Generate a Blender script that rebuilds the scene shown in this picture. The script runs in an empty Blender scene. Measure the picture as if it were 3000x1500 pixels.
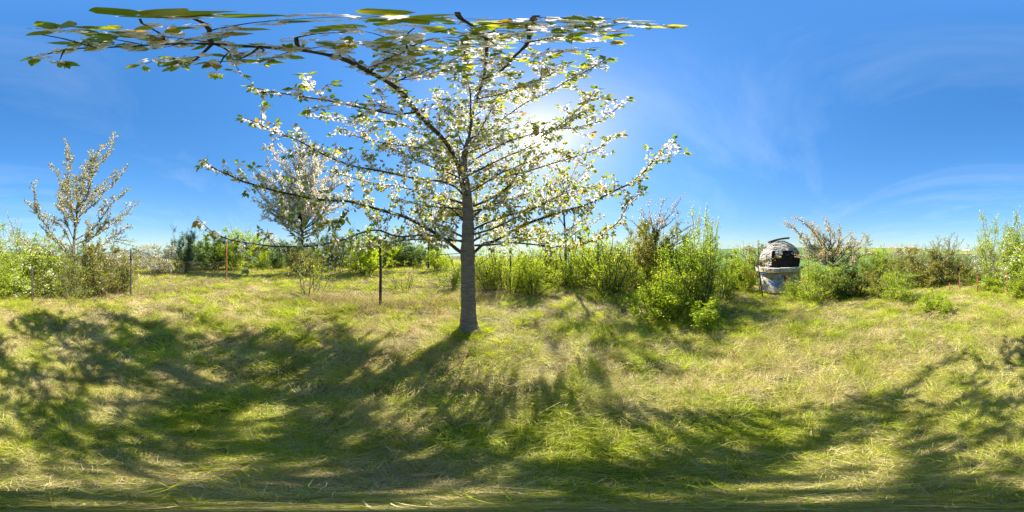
import bpy, math
import numpy as np
from mathutils import Vector, Matrix

R = math.radians
scene = bpy.context.scene
rng = np.random.default_rng(11)
COL = scene.collection

# ------------------------------------------------------------------ camera, sky, sun
CAM_Z = 1.6
cd = bpy.data.cameras.new('camera')
cd.type = 'PANO'
try:
    cd.panorama_type = 'EQUIRECTANGULAR'
except Exception:
    pass
try:
    cd.cycles.panorama_type = 'EQUIRECTANGULAR'
except Exception:
    pass
cd.clip_start = 0.01
cd.clip_end = 20000
cam = bpy.data.objects.new('camera', cd)
COL.objects.link(cam)
cam.location = (0, 0, CAM_Z)
cam.rotation_euler = (R(90), 0, 0)
scene.camera = cam

SUN_AZ, SUN_EL = 10.0, 42.6
sdir = np.array([math.sin(R(SUN_AZ)) * math.cos(R(SUN_EL)), math.cos(R(SUN_AZ)) * math.cos(R(SUN_EL)), math.sin(R(SUN_EL))])
world = bpy.data.worlds.new('World')
scene.world = world
world.use_nodes = True
wt = world.node_tree
wt.nodes.clear()
def wn(t, **k):
    n = wt.nodes.new(t)
    for a, b in k.items():
        setattr(n, a, b)
    return n
def wmath(op, a, b=None, c=None, clamp=False):
    n = wn('ShaderNodeMath', operation=op, use_clamp=clamp)
    for i, v in enumerate((a, b, c)):
        if v is None: continue
        if isinstance(v, (int, float)): n.inputs[i].default_value = v
        else: wt.links.new(v, n.inputs[i])
    return n.outputs[0]
SKY_GAIN, SKY_COMP = 1.62, 0.40
sky = wn('ShaderNodeTexSky', sky_type='NISHITA', sun_disc=False)
sky.sun_elevation = R(SUN_EL)
sky.sun_rotation = R(SUN_AZ)
sky.altitude = 300
sky.air_density = 1.15
sky.dust_density = 0.35
sky.ozone_density = 2.2
hs = wn('ShaderNodeHueSaturation')
hs.inputs['Hue'].default_value = 0.50
hs.inputs['Saturation'].default_value = 1.30
hs.inputs['Value'].default_value = 1.0
bw = wn('ShaderNodeRGBToBW'); wt.links.new(sky.outputs[0], bw.inputs[0])
cmp_ = wmath('DIVIDE', SKY_GAIN, wmath('MULTIPLY_ADD', bw.outputs[0], SKY_COMP, 1.0))
gm = wn('ShaderNodeVectorMath', operation='SCALE'); wt.links.new(sky.outputs[0], gm.inputs[0]); wt.links.new(cmp_, gm.inputs['Scale'])
wt.links.new(gm.outputs[0], hs.inputs['Color'])
tc = wn('ShaderNodeTexCoord')
lift = wn('ShaderNodeVectorMath', operation='MAXIMUM'); wt.links.new(tc.outputs['Generated'], lift.inputs[0]); lift.inputs[1].default_value = (-2, -2, 0.075)
wt.links.new(lift.outputs[0], sky.inputs['Vector'])      # no brown murk under the horizon line
# thin cirrus: streaky noise on a plane far above
sep = wn('ShaderNodeSeparateXYZ'); wt.links.new(tc.outputs['Generated'], sep.inputs[0])
zc = wmath('MAXIMUM', sep.outputs[2], 0.06)
px_ = wmath('DIVIDE', sep.outputs[0], zc); py_ = wmath('DIVIDE', sep.outputs[1], zc)
cmb = wn('ShaderNodeCombineXYZ'); wt.links.new(px_, cmb.inputs[0]); wt.links.new(py_, cmb.inputs[1])
mp = wn('ShaderNodeMapping'); mp.inputs['Rotation'].default_value = (0, 0, R(35)); mp.inputs['Scale'].default_value = (0.28, 0.75, 1)
mp.inputs['Location'].default_value = (4.1, 2.3, 0)
wt.links.new(cmb.outputs[0], mp.inputs['Vector'])
nz = wn('ShaderNodeTexNoise'); nz.inputs['Scale'].default_value = 1.1; nz.inputs['Detail'].default_value = 9; nz.inputs['Roughness'].default_value = 0.62; nz.inputs['Distortion'].default_value = 0.7
wt.links.new(mp.outputs[0], nz.inputs['Vector'])
cl = wn('ShaderNodeMapRange'); cl.inputs['From Min'].default_value = 0.50; cl.inputs['From Max'].default_value = 0.80
cl.inputs['To Min'].default_value = 0.0; cl.inputs['To Max'].default_value = 0.2
wt.links.new(nz.outputs[0], cl.inputs['Value'])
mx = wn('ShaderNodeMix', data_type='RGBA')
wt.links.new(cl.outputs[0], mx.inputs['Factor']); wt.links.new(hs.outputs[0], mx.inputs[6]); mx.inputs[7].default_value = (3.2, 3.6, 4.0, 1)
# glow of the air round the sun
dt = wn('ShaderNodeVectorMath', operation='DOT_PRODUCT'); wt.links.new(tc.outputs['Generated'], dt.inputs[0]); dt.inputs[1].default_value = tuple(sdir)
dpos = wmath('MAXIMUM', dt.outputs['Value'], 0.0)
g1 = wmath('MULTIPLY', wmath('POWER', dpos, 3500), 220.0)
g2 = wmath('MULTIPLY', wmath('POWER', dpos, 150), 1.2)
g3 = wmath('MULTIPLY', wmath('POWER', dpos, 14), 0.65)
gs = wmath('ADD', wmath('ADD', g1, g2), g3)
gcol = wn('ShaderNodeVectorMath', operation='SCALE'); gcol.inputs[0].default_value = (1.0, 0.97, 0.92); wt.links.new(gs, gcol.inputs['Scale'])
add = wn('ShaderNodeVectorMath', operation='ADD'); wt.links.new(mx.outputs[2], add.inputs[0]); wt.links.new(gcol.outputs[0], add.inputs[1])
bg = wn('ShaderNodeBackground'); bg.inputs['Strength'].default_value = 0.10
wt.links.new(add.outputs[0], bg.inputs['Color'])
wo = wn('ShaderNodeOutputWorld'); wt.links.new(bg.outputs[0], wo.inputs['Surface'])

sl = bpy.data.lights.new('sun', 'SUN')
sl.energy = 5.0
sl.angle = R(0.53)
sl.color = (1.0, 0.94, 0.84)
so = bpy.data.objects.new('sun', sl)
COL.objects.link(so)
so.location = (2, 10, 12)
so.rotation_euler = Vector(tuple(-sdir)).to_track_quat('-Z', 'Y').to_euler()

vs = scene.view_settings
vs.view_transform = 'Standard'
vs.look = 'None'
vs.exposure = 1.6
vs.gamma = 1.0
vs.use_curve_mapping = False
scene.cycles.use_denoising = True
scene.cycles.denoiser = 'OPENIMAGEDENOISE'
scene.cycles.denoising_input_passes = 'RGB_ALBEDO_NORMAL'
scene.cycles.denoising_prefilter = 'NONE'
scene.cycles.use_adaptive_sampling = True
scene.cycles.adaptive_threshold = 0.013
scene.cycles.max_bounces = 5
scene.cycles.transmission_bounces = 4
scene.cycles.diffuse_bounces = 3
scene.cycles.glossy_bounces = 1
scene.cycles.transparent_max_bounces = 4
scene.cycles.sample_clamp_indirect = 6.0

# ------------------------------------------------------------------ picture <-> place
def azel(x, y):
    return R((x / 3000.0 - 0.5) * 360.0), R(90.0 - y * 0.12)
def raydir(x, y):
    a, e = azel(x, y)
    return np.array([math.sin(a) * math.cos(e), math.cos(a) * math.cos(e), math.sin(e)])
def PS(x, y, d):                       # point at slant distance d
    return raydir(x, y) * d + np.array([0, 0, CAM_Z])
def PH(x, y, dh):                      # point at horizontal distance dh
    a, e = azel(x, y)
    return np.array([math.sin(a) * dh, math.cos(a) * dh, CAM_Z + dh * math.tan(e)])

def sstep(a, b, x):
    t = np.clip((x - a) / (b - a), 0, 1)
    return t * t * (3 - 2 * t)
def H(x, y):
    x = np.asarray(x, float); y = np.asarray(y, float)
    r = np.hypot(x, y)
    u = -0.866 * x + 0.5 * y
    z = 0.9 * np.tanh(u / 20.0) * (1 - 0.9 * sstep(30, 120, r))
    b = np.exp(-r / 40.0)
    z = z + b * (0.035 * np.sin(x * 1.9 + 0.6 * np.sin(y * 1.3)) * np.sin(y * 1.6 + 1.1) + 0.02 * np.sin(x * 4.3 + y * 2.1) * np.sin(y * 3.7 - x * 1.4 + 2.0)
                 + 0.06 * np.sin(x * 0.55 + 2.0) * np.sin(y * 0.6 + 0.3)) * sstep(0.3, 2.0, r)
    z = z + np.exp(-r / 9.0) * 0.065 * np.sin(x * 6.3 + 1.4 * np.sin(y * 3.1)) * np.sin(y * 5.7 + 1.2 * np.sin(x * 2.7 + 1)) * sstep(0.4, 1.5, r)
    v = 0.94 * x - 0.342 * y
    z = z - 5.0 * sstep(14, 60, v) + 32.0 * sstep(60, 520, v) ** 1.15
    z = z - 2.0 * sstep(40, 200, -v)
    return z
def G(px, d):                           # ground point in the direction of px at distance d
    a, _ = azel(px, 750)
    x, y = math.sin(a) * d, math.cos(a) * d
    return np.array([x, y, float(H(x, y))])
def ground_at(px, py):
    a, e = azel(px, py)
    rr = np.arange(0.3, 60, 0.01)
    hz = H(rr * math.sin(a), rr * math.cos(a))
    below = np.nonzero(CAM_Z + rr * math.tan(e) <= hz)[0]
    d = rr[below[0]] if len(below) else 30.0
    return G(px, d), d

# ------------------------------------------------------------------ mesh helpers
def link(o, parent=None):
    COL.objects.link(o)
    if parent is not None:
        o.parent = parent
    return o
def tag(o, label=None, cat=None, group=None, kind=None):
    if label: o['label'] = label
    if cat: o['category'] = cat
    if group: o['group'] = group
    if kind: o['kind'] = kind
    return o
def empty(name, loc, label, cat, group=None):
    o = bpy.data.objects.new(name, None)
    o.empty_display_size = 0.1
    o.location = [float(c) for c in loc]
    return tag(link(o), label, cat, group)

def raw_mesh(name, verts, faces, nper, mat, smooth=False, tint=None):
    """faces: (F,nper) int array; tint: per-vertex float"""
    me = bpy.data.meshes.new(name)
    verts = np.ascontiguousarray(verts, dtype=np.float32); faces = np.ascontiguousarray(faces, dtype=np.int32)
    nv, nf = len(verts), len(faces)
    me.vertices.add(nv); me.vertices.foreach_set('co', verts.ravel())
    me.loops.add(nf * nper); me.loops.foreach_set('vertex_index', faces.ravel())
    me.polygons.add(nf); me.polygons.foreach_set('loop_start', np.arange(nf, dtype=np.int32) * nper)
    if tint is not None:
        at = me.attributes.new('tint', 'FLOAT', 'POINT'); at.data.foreach_set('value', np.ascontiguousarray(tint, dtype=np.float32))
    me.update(calc_edges=True)
    if smooth:
        me.polygons.foreach_set('use_smooth', np.ones(nf, dtype=bool))
    if mat is not None: me.materials.append(mat)
    return me
def quads_mesh(name, q, mat, tint=None, smooth=False):
    q = np.asarray(q, dtype=np.float32)
    n = len(q)
    t = None if tint is None else np.repeat(np.asarray(tint), 4)
    return raw_mesh(name, q.reshape(-1, 3), np.arange(n * 4).reshape(n, 4), 4, mat, smooth, t)

class MB:
    """collects tubes, boxes and loose polygons into one mesh"""
    def __init__(s): s.v = []; s.f = []; s.n = 0
    def add(s, verts, faces):
        s.v.append(np.asarray(verts, float)); s.f += [tuple(int(i) + s.n for i in f) for f in faces]; s.n += len(verts)
    def tube(s, pts, rad, sides=6, cap=True, squash=None):
        v, q = tube_arrays(pts, rad, sides)
        fs = [tuple(r) for r in q]
        if cap:
            k = len(pts)
            fs.append(tuple(range(sides - 1, -1, -1))); fs.append(tuple((k - 1) * sides + i for i in range(sides)))
        s.add(v, fs)
    def box(s, c, half, rot=None):
        c = np.asarray(c, float); h = np.asarray(half, float)
        v = np.array([[sx, sy, sz] for sx in (-1, 1) for sy in (-1, 1) for sz in (-1, 1)]) * h
        if rot is not None: v = v @ np.asarray(rot).T
        s.add(v + c, [(0, 1, 3, 2), (4, 6, 7, 5), (0, 4, 5, 1), (2, 3, 7, 6), (0, 2, 6, 4), (1, 5, 7, 3)])
    def build(s, name, mat, parent=None, origin=None, smooth=False):
        me = bpy.data.meshes.new(name)
        v = np.concatenate(s.v) if s.v else np.zeros((0, 3))
        if origin is not None: v = v - np.asarray(origin)
        me.from_pydata(v.tolist(), [], s.f)
        if smooth: me.polygons.foreach_set('use_smooth', np.ones(len(me.polygons), dtype=bool))
        me.materials.append(mat)
        return link(bpy.data.objects.new(name, me), parent)

def tube_arrays(pts, rad, sides):
    pts = np.asarray(pts, float); k = len(pts)
    rad = np.broadcast_to(np.asarray(rad, float), (k,))
    tan = np.gradient(pts, axis=0); tan /= np.linalg.norm(tan, axis=1)[:, None] + 1e-9
    ref = np.array([0, 0, 1.0]) if abs(tan[:, 2]).mean() < 0.8 else np.array([1.0, 0, 0])
    a = np.cross(tan, ref); a /= np.linalg.norm(a, axis=1)[:, None] + 1e-9
    b = np.cross(tan, a)
    th = np.arange(sides) / sides * 2 * math.pi
    ring = a[:, None, :] * np.cos(th)[None, :, None] + b[:, None, :] * np.sin(th)[None, :, None]
    v = (pts[:, None, :] + ring * rad[:, None, None]).reshape(-1, 3)
    i = np.arange(k - 1)[:, None] * sides; j = np.arange(sides)[None, :]; j2 = (j + 1) % sides
    q = np.stack([i + j, i + j2, i + sides + j2, i + sides + j], -1).reshape(-1, 4)
    return v, q
class Tubes:
    """fast all-quad collector for many thin tubes"""
    def __init__(s): s.v = []; s.q = []; s.n = 0
    def add(s, pts, rad, sides=3):
        v, q = tube_arrays(pts, rad, sides)
        s.v.append(v); s.q.append(q + s.n); s.n += len(v)
    def mesh(s, name, mat, origin=(0, 0, 0)):
        return raw_mesh(name, np.concatenate(s.v) - np.asarray(origin), np.concatenate(s.q), 4, mat, True)

def spline(pts, step=0.06):
    """Catmull-Rom through pts, resampled evenly"""
    p = np.asarray(pts, float)
    if len(p) == 2:
        n = max(3, int(np.linalg.norm(p[1] - p[0]) / step))
        return p[0] + (p[1] - p[0]) * np.linspace(0, 1, n)[:, None]
    e = np.vstack([2 * p[0] - p[1], p, 2 * p[-1] - p[-2]])
    out = []
    for i in range(1, len(e) - 2):
        t = np.linspace(0, 1, 12, endpoint=False)[:, None]
        a, b, c, d = e[i - 1], e[i], e[i + 1], e[i + 2]
        out.append(0.5 * (2 * b + (c - a) * t + (2 * a - 5 * b + 4 * c - d) * t * t + (-a + 3 * b - 3 * c + d) * t ** 3))
    out = np.vstack(out + [p[-1:]])
    L = np.concatenate([[0], np.cumsum(np.linalg.norm(np.diff(out, axis=0), axis=1))])
    n = max(4, int(L[-1] / step))
    s = np.linspace(0, L[-1], n)
    return np.stack([np.interp(s, L, out[:, k]) for k in range(3)], 1)
def unit(v):
    v = np.asarray(v, float)
    return v / (np.linalg.norm(v, axis=-1, keepdims=True) + 1e-9)
def rvec(r, n):
    return unit(r.normal(size=(n, 3)))

# ------------------------------------------------------------------ materials
def new_mat(name):
    m = bpy.data.materials.new(name); m.use_nodes = True
    m.node_tree.nodes.clear()
    return m, m.node_tree
def ramp(nt, stops, fac=None):
    n = nt.nodes.new('ShaderNodeValToRGB')
    el = n.color_ramp.elements
    while len(el) < len(stops): el.new(0.5)
    for e, (p, c) in zip(el, stops):
        e.position = p; e.color = (*c, 1)
    if fac is not None: nt.links.new(fac, n.inputs[0])
    return n.outputs[0]
def leaf_material(name, stops, trans=0.5, tcol=(1, 1, 1), gloss=0.04, rough=0.45, vary=0.25, tboost=1.0):
    """thin leaf: diffuse + translucent + faint gloss; colour from the 'tint' attribute, varied per object"""
    m, nt = new_mat(name)
    at = nt.nodes.new('ShaderNodeAttribute'); at.attribute_name = 'tint'
    col = ramp(nt, stops, at.outputs['Fac'])
    oi = nt.nodes.new('ShaderNodeObjectInfo')
    mr = nt.nodes.new('ShaderNodeMapRange'); mr.inputs['To Min'].default_value = 1 - vary; mr.inputs['To Max'].default_value = 1 + vary
    nt.links.new(oi.outputs['Random'], mr.inputs['Value'])
    sc = nt.nodes.new('ShaderNodeVectorMath'); sc.operation = 'SCALE'
    nt.links.new(col, sc.inputs[0]); nt.links.new(mr.outputs[0], sc.inputs['Scale'])
    tm = nt.nodes.new('ShaderNodeVectorMath'); tm.operation = 'MULTIPLY'; tm.inputs[1].default_value = tuple(c * tboost for c in tcol)
    nt.links.new(sc.outputs[0], tm.inputs[0])
    d = nt.nodes.new('ShaderNodeBsdfDiffuse'); nt.links.new(sc.outputs[0], d.inputs['Color'])
    t = nt.nodes.new('ShaderNodeBsdfTranslucent'); nt.links.new(tm.outputs[0], t.inputs['Color'])
    mix = nt.nodes.new('ShaderNodeMixShader'); mix.inputs[0].default_value = trans
    nt.links.new(d.outputs[0], mix.inputs[1]); nt.links.new(t.outputs[0], mix.inputs[2])
    g = nt.nodes.new('ShaderNodeBsdfGlossy'); g.inputs['Roughness'].default_value = rough; g.inputs['Color'].default_value = (1, 1, 1, 1)
    mix2 = nt.nodes.new('ShaderNodeMixShader'); mix2.inputs[0].default_value = gloss
    nt.links.new(mix.outputs[0], mix2.inputs[1]); nt.links.new(g.outputs[0], mix2.inputs[2])
    o = nt.nodes.new('ShaderNodeOutputMaterial'); nt.links.new(mix2.outputs[0], o.inputs['Surface'])
    return m
def solid(name, stops, scale=8.0, rough=0.85, bump=0.0, bscale=30.0, stretch=(1, 1, 1), detail=6, metallic=0.0):
    """rough surface with a noise-driven colour ramp and relief"""
    m, nt = new_mat(name)
    tc = nt.nodes.new('ShaderNodeTexCoord')
    mp = nt.nodes.new('ShaderNodeMapping'); mp.inputs['Scale'].default_value = stretch
    nt.links.new(tc.outputs['Object'], mp.inputs['Vector'])
    n = nt.nodes.new('ShaderNodeTexNoise'); n.inputs['Scale'].default_value = scale; n.inputs['Detail'].default_value = detail; n.inputs['Roughness'].default_value = 0.65
    nt.links.new(mp.outputs[0], n.inputs['Vector'])
    c = ramp(nt, stops, n.outputs[0])
    p = nt.nodes.new('ShaderNodeBsdfPrincipled'); p.inputs['Roughness'].default_value = rough; p.inputs['Metallic'].default_value = metallic
    p.inputs['Specular IOR Level'].default_value = 0.25
    nt.links.new(c, p.inputs['Base Color'])
    if bump:
        n2 = nt.nodes.new('ShaderNodeTexNoise'); n2.inputs['Scale'].default_value = bscale; n2.inputs['Detail'].default_value = 6
        nt.links.new(mp.outputs[0], n2.inputs['Vector'])
        b = nt.nodes.new('ShaderNodeBump'); b.inputs['Strength'].default_value = bump; b.inputs['Distance'].default_value = 0.02
        nt.links.new(n2.outputs[0], b.inputs['Height']); nt.links.new(b.outputs[0], p.inputs['Normal'])
    o = nt.nodes.new('ShaderNodeOutputMaterial'); nt.links.new(p.outputs[0], o.inputs['Surface'])
    return m

M = {}
M['soil'] = solid('soil', [(0.3, (0.04, 0.036, 0.012)), (0.5, (0.085, 0.078, 0.025)), (0.7, (0.17, 0.14, 0.06))], 1.4, 0.95, 0.6, 40, detail=10)
M['green_crop'] = solid('green_crop', [(0.3, (0.06, 0.11, 0.018)), (0.7, (0.09, 0.145, 0.022))], 0.05, 0.9, 0.3, 3, (1, 1, 1))
M['light_crop'] = solid('light_crop', [(0.3, (0.14, 0.17, 0.03)), (0.7, (0.2, 0.22, 0.04))], 0.04, 0.9, 0.3, 3, (1, 1, 1))
M['rape'] = solid('rapeseed', [(0.3, (0.28, 0.25, 0.03)), (0.7, (0.38, 0.32, 0.04))], 0.06, 0.9, 0.3, 3)
M['grass'] = leaf_material('grass_blade', [(0.0, (0.17, 0.235, 0.014)), (0.5, (0.36, 0.43, 0.025)), (1.0, (0.58, 0.57, 0.08))], 0.55, (1.05, 1.0, 0.5), 0.012, 0.5, 0.45, 1.3)
M['straw'] = leaf_material('straw_blade', [(0.0, (0.26, 0.19, 0.075)), (0.5, (0.60, 0.49, 0.20)), (1.0, (0.80, 0.70, 0.36))], 0.45, (1, 0.93, 0.75), 0.03, 0.5, 0.42, 1.0)
M['cherry_leaf'] = leaf_material('cherry_leaf', [(0.0, (0.10, 0.16, 0.012)), (0.45, (0.21, 0.25, 0.018)), (0.75, (0.34, 0.29, 0.025)), (1.0, (0.31, 0.16, 0.03))], 0.54, (1.18, 1.18, 0.38), 0.04, 0.4, 0.2, 1.25)
M['petal'] = leaf_material('petal', [(0.0, (0.84, 0.79, 0.74)), (1.0, (0.91, 0.88, 0.84))], 0.6, (1.03, 1.0, 0.97), 0.01, 0.5, 0.05, 1.0)
M['stamen'] = leaf_material('stamen', [(0.0, (0.55, 0.45, 0.12)), (1.0, (0.65, 0.5, 0.2))], 0.4)
M['bush_bright'] = leaf_material('hawthorn_leaf', [(0.0, (0.14, 0.21, 0.01)), (0.5, (0.30, 0.40, 0.016)), (1.0, (0.50, 0.52, 0.035))], 0.6, (1.15, 1.1, 0.4), 0.015, 0.5, 0.15, 1.6)
M['bush_mid'] = leaf_material('shrub_leaf', [(0.0, (0.07, 0.13, 0.008)), (0.5, (0.17, 0.265, 0.013)), (1.0, (0.36, 0.42, 0.025))], 0.58, (1.15, 1.1, 0.4), 0.015, 0.5, 0.15, 1.4)
M['bush_dark'] = leaf_material('dark_leaf', [(0.0, (0.05, 0.09, 0.012)), (0.5, (0.10, 0.17, 0.018)), (1.0, (0.18, 0.26, 0.02))], 0.45, (1.1, 1.1, 0.5), 0.05, 0.4, 0.15, 1.1)
M['bush_olive'] = leaf_material('olive_leaf', [(0.0, (0.14, 0.16, 0.018)), (0.5, (0.26, 0.28, 0.025)), (1.0, (0.36, 0.26, 0.05))], 0.5, (1.2, 1.1, 0.45), 0.04, 0.4, 0.15, 1.1)
M['spruce_leaf'] = leaf_material('bluish_leaf', [(0.0, (0.03, 0.075, 0.03)), (1.0, (0.07, 0.15, 0.05))], 0.4, (1, 1.1, 0.6), 0.04, 0.4, 0.1, 1.0)
M['bark'] = None
def bark_material():
    m, nt = new_mat('cherry_bark')
    tc = nt.nodes.new('ShaderNodeTexCoord')
    mp = nt.nodes.new('ShaderNodeMapping'); mp.inputs['Scale'].default_value = (1.3, 1.3, 8.0)
    nt.links.new(tc.outputs['Object'], mp.inputs['Vector'])
    n = nt.nodes.new('ShaderNodeTexNoise'); n.inputs['Scale'].default_value = 6; n.inputs['Detail'].default_value = 10; n.inputs['Roughness'].default_value = 0.72; n.inputs['Distortion'].default_value = 0.9
    nt.links.new(mp.outputs[0], n.inputs['Vector'])
    c = ramp(nt, [(0.30, (0.055, 0.042, 0.035)), (0.44, (0.14, 0.112, 0.095)), (0.58, (0.22, 0.185, 0.16)), (0.75, (0.34, 0.30, 0.26))], n.outputs[0])
    big = nt.nodes.new('ShaderNodeTexNoise'); big.inputs['Scale'].default_value = 3.0; big.inputs['Detail'].default_value = 5
    nt.links.new(tc.outputs['Object'], big.inputs['Vector'])
    lich = ramp(nt, [(0.55, (0, 0, 0)), (0.72, (1, 1, 1))], big.outputs[0])
    mx = nt.nodes.new('ShaderNodeMix'); mx.data_type = 'RGBA'
    nt.links.new(lich, mx.inputs['Factor']); nt.links.new(c, mx.inputs[6]); mx.inputs[7].default_value = (0.19, 0.19, 0.12, 1)
    p = nt.nodes.new('ShaderNodeBsdfPrincipled'); p.inputs['Roughness'].default_value = 0.8; p.inputs['Specular IOR Level'].default_value = 0.3
    nt.links.new(mx.outputs[2], p.inputs['Base Color'])
    b = nt.nodes.new('ShaderNodeBump'); b.inputs['Strength'].default_value = 0.9; b.inputs['Distance'].default_value = 0.02
    nt.links.new(n.outputs[0], b.inputs['Height']); nt.links.new(b.outputs[0], p.inputs['Normal'])
    o = nt.nodes.new('ShaderNodeOutputMaterial'); nt.links.new(p.outputs[0], o.inputs['Surface'])
    return m
M['bark'] = bark_material()
M['branch_bark'] = solid('branch_bark', [(0.3, (0.035, 0.027, 0.022)), (0.55, (0.085, 0.068, 0.058)), (0.75, (0.15, 0.125, 0.105))], 7, 0.8, 0.6, 40)
M['twig'] = solid('twig_bark', [(0.3, (0.05, 0.035, 0.028)), (0.7, (0.13, 0.10, 0.085))], 12, 0.8, 0.5, 60)
M['dark_bark'] = solid('dark_bark', [(0.3, (0.03, 0.025, 0.02)), (0.7, (0.09, 0.075, 0.06))], 9, 0.85, 0.6, 50)
M['grey_stem'] = solid('grey_stem', [(0.3, (0.07, 0.06, 0.045)), (0.7, (0.17, 0.14, 0.11))], 10, 0.85, 0.4, 50)
M['rust'] = solid('rusty_iron', [(0.3, (0.10, 0.03, 0.018)), (0.55, (0.19, 0.06, 0.03)), (0.75, (0.27, 0.11, 0.06))], 14, 0.8, 0.4, 60, (1, 1, 0.4))
M['black_iron'] = solid('tarred_iron', [(0.3, (0.022, 0.019, 0.018)), (0.6, (0.05, 0.04, 0.035)), (0.8, (0.12, 0.075, 0.05))], 12, 0.7, 0.4, 60, (1, 1, 0.3))
M['wire'] = solid('rusty_wire', [(0.3, (0.025, 0.018, 0.014)), (0.7, (0.07, 0.045, 0.035))], 20, 0.7)
M['concrete'] = solid('worn_concrete', [(0.28, (0.17, 0.145, 0.11)), (0.42, (0.33, 0.30, 0.25)), (0.55, (0.45, 0.42, 0.36)), (0.72, (0.54, 0.51, 0.45))], 2.5, 0.9, 0.5, 25, detail=10)
M['slate'] = solid('weathered_slate', [(0.3, (0.27, 0.25, 0.215)), (0.7, (0.37, 0.345, 0.30))], 3.0, 0.75, 0.4, 40)
M['slate2'] = solid('dark_slate', [(0.3, (0.19, 0.18, 0.16)), (0.7, (0.28, 0.262, 0.235))], 3.0, 0.75, 0.4, 40)
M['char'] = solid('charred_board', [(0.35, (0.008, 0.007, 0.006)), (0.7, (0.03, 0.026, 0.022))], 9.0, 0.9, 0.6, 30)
M['tin'] = solid('old_sheet_metal', [(0.3, (0.06, 0.055, 0.05)), (0.7, (0.14, 0.12, 0.10))], 5.0, 0.6, 0.2, 20, metallic=0.3)
M['blue_paint'] = solid('blue_spray_paint', [(0.3, (0.03, 0.12, 0.5)), (0.7, (0.07, 0.25, 0.65))], 12.0, 0.6)
M['faint_blue'] = solid('faded_blue_spray_paint', [(0.3, (0.22, 0.28, 0.4)), (0.7, (0.3, 0.35, 0.45))], 12.0, 0.6)
M['red_paint'] = solid('red_spray_paint', [(0.3, (0.25, 0.02, 0.015)), (0.7, (0.38, 0.05, 0.03))], 12.0, 0.6)
M['whitewash'] = solid('white_render', [(0.3, (0.62, 0.6, 0.56)), (0.7, (0.78, 0.77, 0.74))], 0.3, 0.8)
M['orange_wall'] = solid('orange_cladding', [(0.3, (0.6, 0.25, 0.05)), (0.7, (0.75, 0.36, 0.08))], 0.3, 0.7)
M['tile_roof'] = solid('roof_tile', [(0.3, (0.3, 0.12, 0.07)), (0.7, (0.42, 0.2, 0.12))], 0.5, 0.8)
M['grey_roof'] = solid('grey_roof', [(0.3, (0.25, 0.25, 0.26)), (0.7, (0.4, 0.4, 0.42))], 0.5, 0.7)

# ------------------------------------------------------------------ ground and fields
def build_ground():
    rad = np.concatenate([[0.0], np.linspace(0.15, 12, 90), np.geomspace(12.3, 4000, 90)])
    na = 288
    th = np.arange(na) / na * 2 * math.pi
    rr, tt = np.meshgrid(rad, th, indexing='ij')
    x, y = rr * np.sin(tt), rr * np.cos(tt)
    v = np.stack([x, y, H(x, y)], -1).reshape(-1, 3)
    i = np.arange(len(rad) - 1)[:, None] * na; j = np.arange(na)[None, :]; j2 = (j + 1) % na
    q = np.stack([i + j, i + na + j, i + na + j2, i + j2], -1).reshape(-1, 4)
    q = q[:, ::-1] if False else q
    me = raw_mesh('ground', v, q, 4, M['soil'], True)
    o = link(bpy.data.objects.new('ground', me)); o['kind'] = 'structure'
    # make normals point up
    if me.polygons[400].normal.z < 0:
        me.flip_normals()
def build_field(name, v0, v1, w0, w1, lift, mat, nv=24, nw=60):
    vv, ww = np.meshgrid(np.linspace(v0, v1, nv), np.linspace(w0, w1, nw), indexing='ij')
    x = 0.94 * vv + 0.342 * ww; y = -0.342 * vv + 0.94 * ww
    z = H(x, y) + lift
    v = np.stack([x, y, z], -1).reshape(-1, 3)
    i = np.arange(nv - 1)[:, None] * nw; j = np.arange(nw - 1)[None, :]
    q = np.stack([i + j, i + nw + j, i + nw + j + 1, i + j + 1], -1).reshape(-1, 4)
    me = raw_mesh(name, v, q, 4, mat, True)
    if me.polygons[0].normal.z < 0: me.flip_normals()
    o = link(bpy.data.objects.new(name, me)); o['kind'] = 'structure'
build_ground()
build_field('wheat_field', 46, 250, -260, 420, 0.35, M['green_crop'])
build_field('meadow_field', 252, 430, -800, 10, 0.35, M['light_crop'])
build_field('wheat_field', 252, 430, 12, 700, 0.35, M['green_crop'])
build_field('rapeseed_field', 432, 640, -1200, 1200, 0.9, M['rape'])

# ------------------------------------------------------------------ leaves and flowers
def leaf_quads(p, a, n, L, wf=0.27):
    """two folded halves per leaf; p,a,n (N,3); L (N,)"""
    a = unit(a); b = unit(np.cross(n, a)); n = np.cross(a, b)
    L = L[:, None]
    Lf = p + 0.42 * L * a + wf * L * b + 0.05 * L * n
    Rt = p + 0.42 * L * a - wf * L * b + 0.05 * L * n
    Mi = p + 0.5 * L * a - 0.02 * L * n
    T = p + L * a - 0.14 * L * n
    return np.stack([np.stack([p, Mi, T, Lf], 1), np.stack([p, Rt, T, Mi], 1)], 1).reshape(-1, 4, 3)
def flower_quads(c, n, S, roll):
    """five petals per flower; c,n (N,3); S = radius"""
    n = unit(n)
    ref = np.where(abs(n[:, 2:3]) < 0.9, np.array([[0, 0, 1.0]]), np.array([[1.0, 0, 0]]))
    u = unit(np.cross(n, ref)); w = np.cross(n, u)
    out = []
    for k in range(5):
        t = roll + k * 2 * math.pi / 5
        d = u * np.cos(t)[:, None] + w * np.sin(t)[:, None]
        e = -u * np.sin(t)[:, None] + w * np.cos(t)[:, None]
        s = S[:, None]
        out.append(np.stack([c, c + s * (0.62 * d + 0.42 * e + 0.16 * n), c + s * (1.0 * d + 0.12 * n), c + s * (0.62 * d - 0.42 * e + 0.16 * n)], 1))
    return np.stack(out, 1).reshape(-1, 4, 3)
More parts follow.
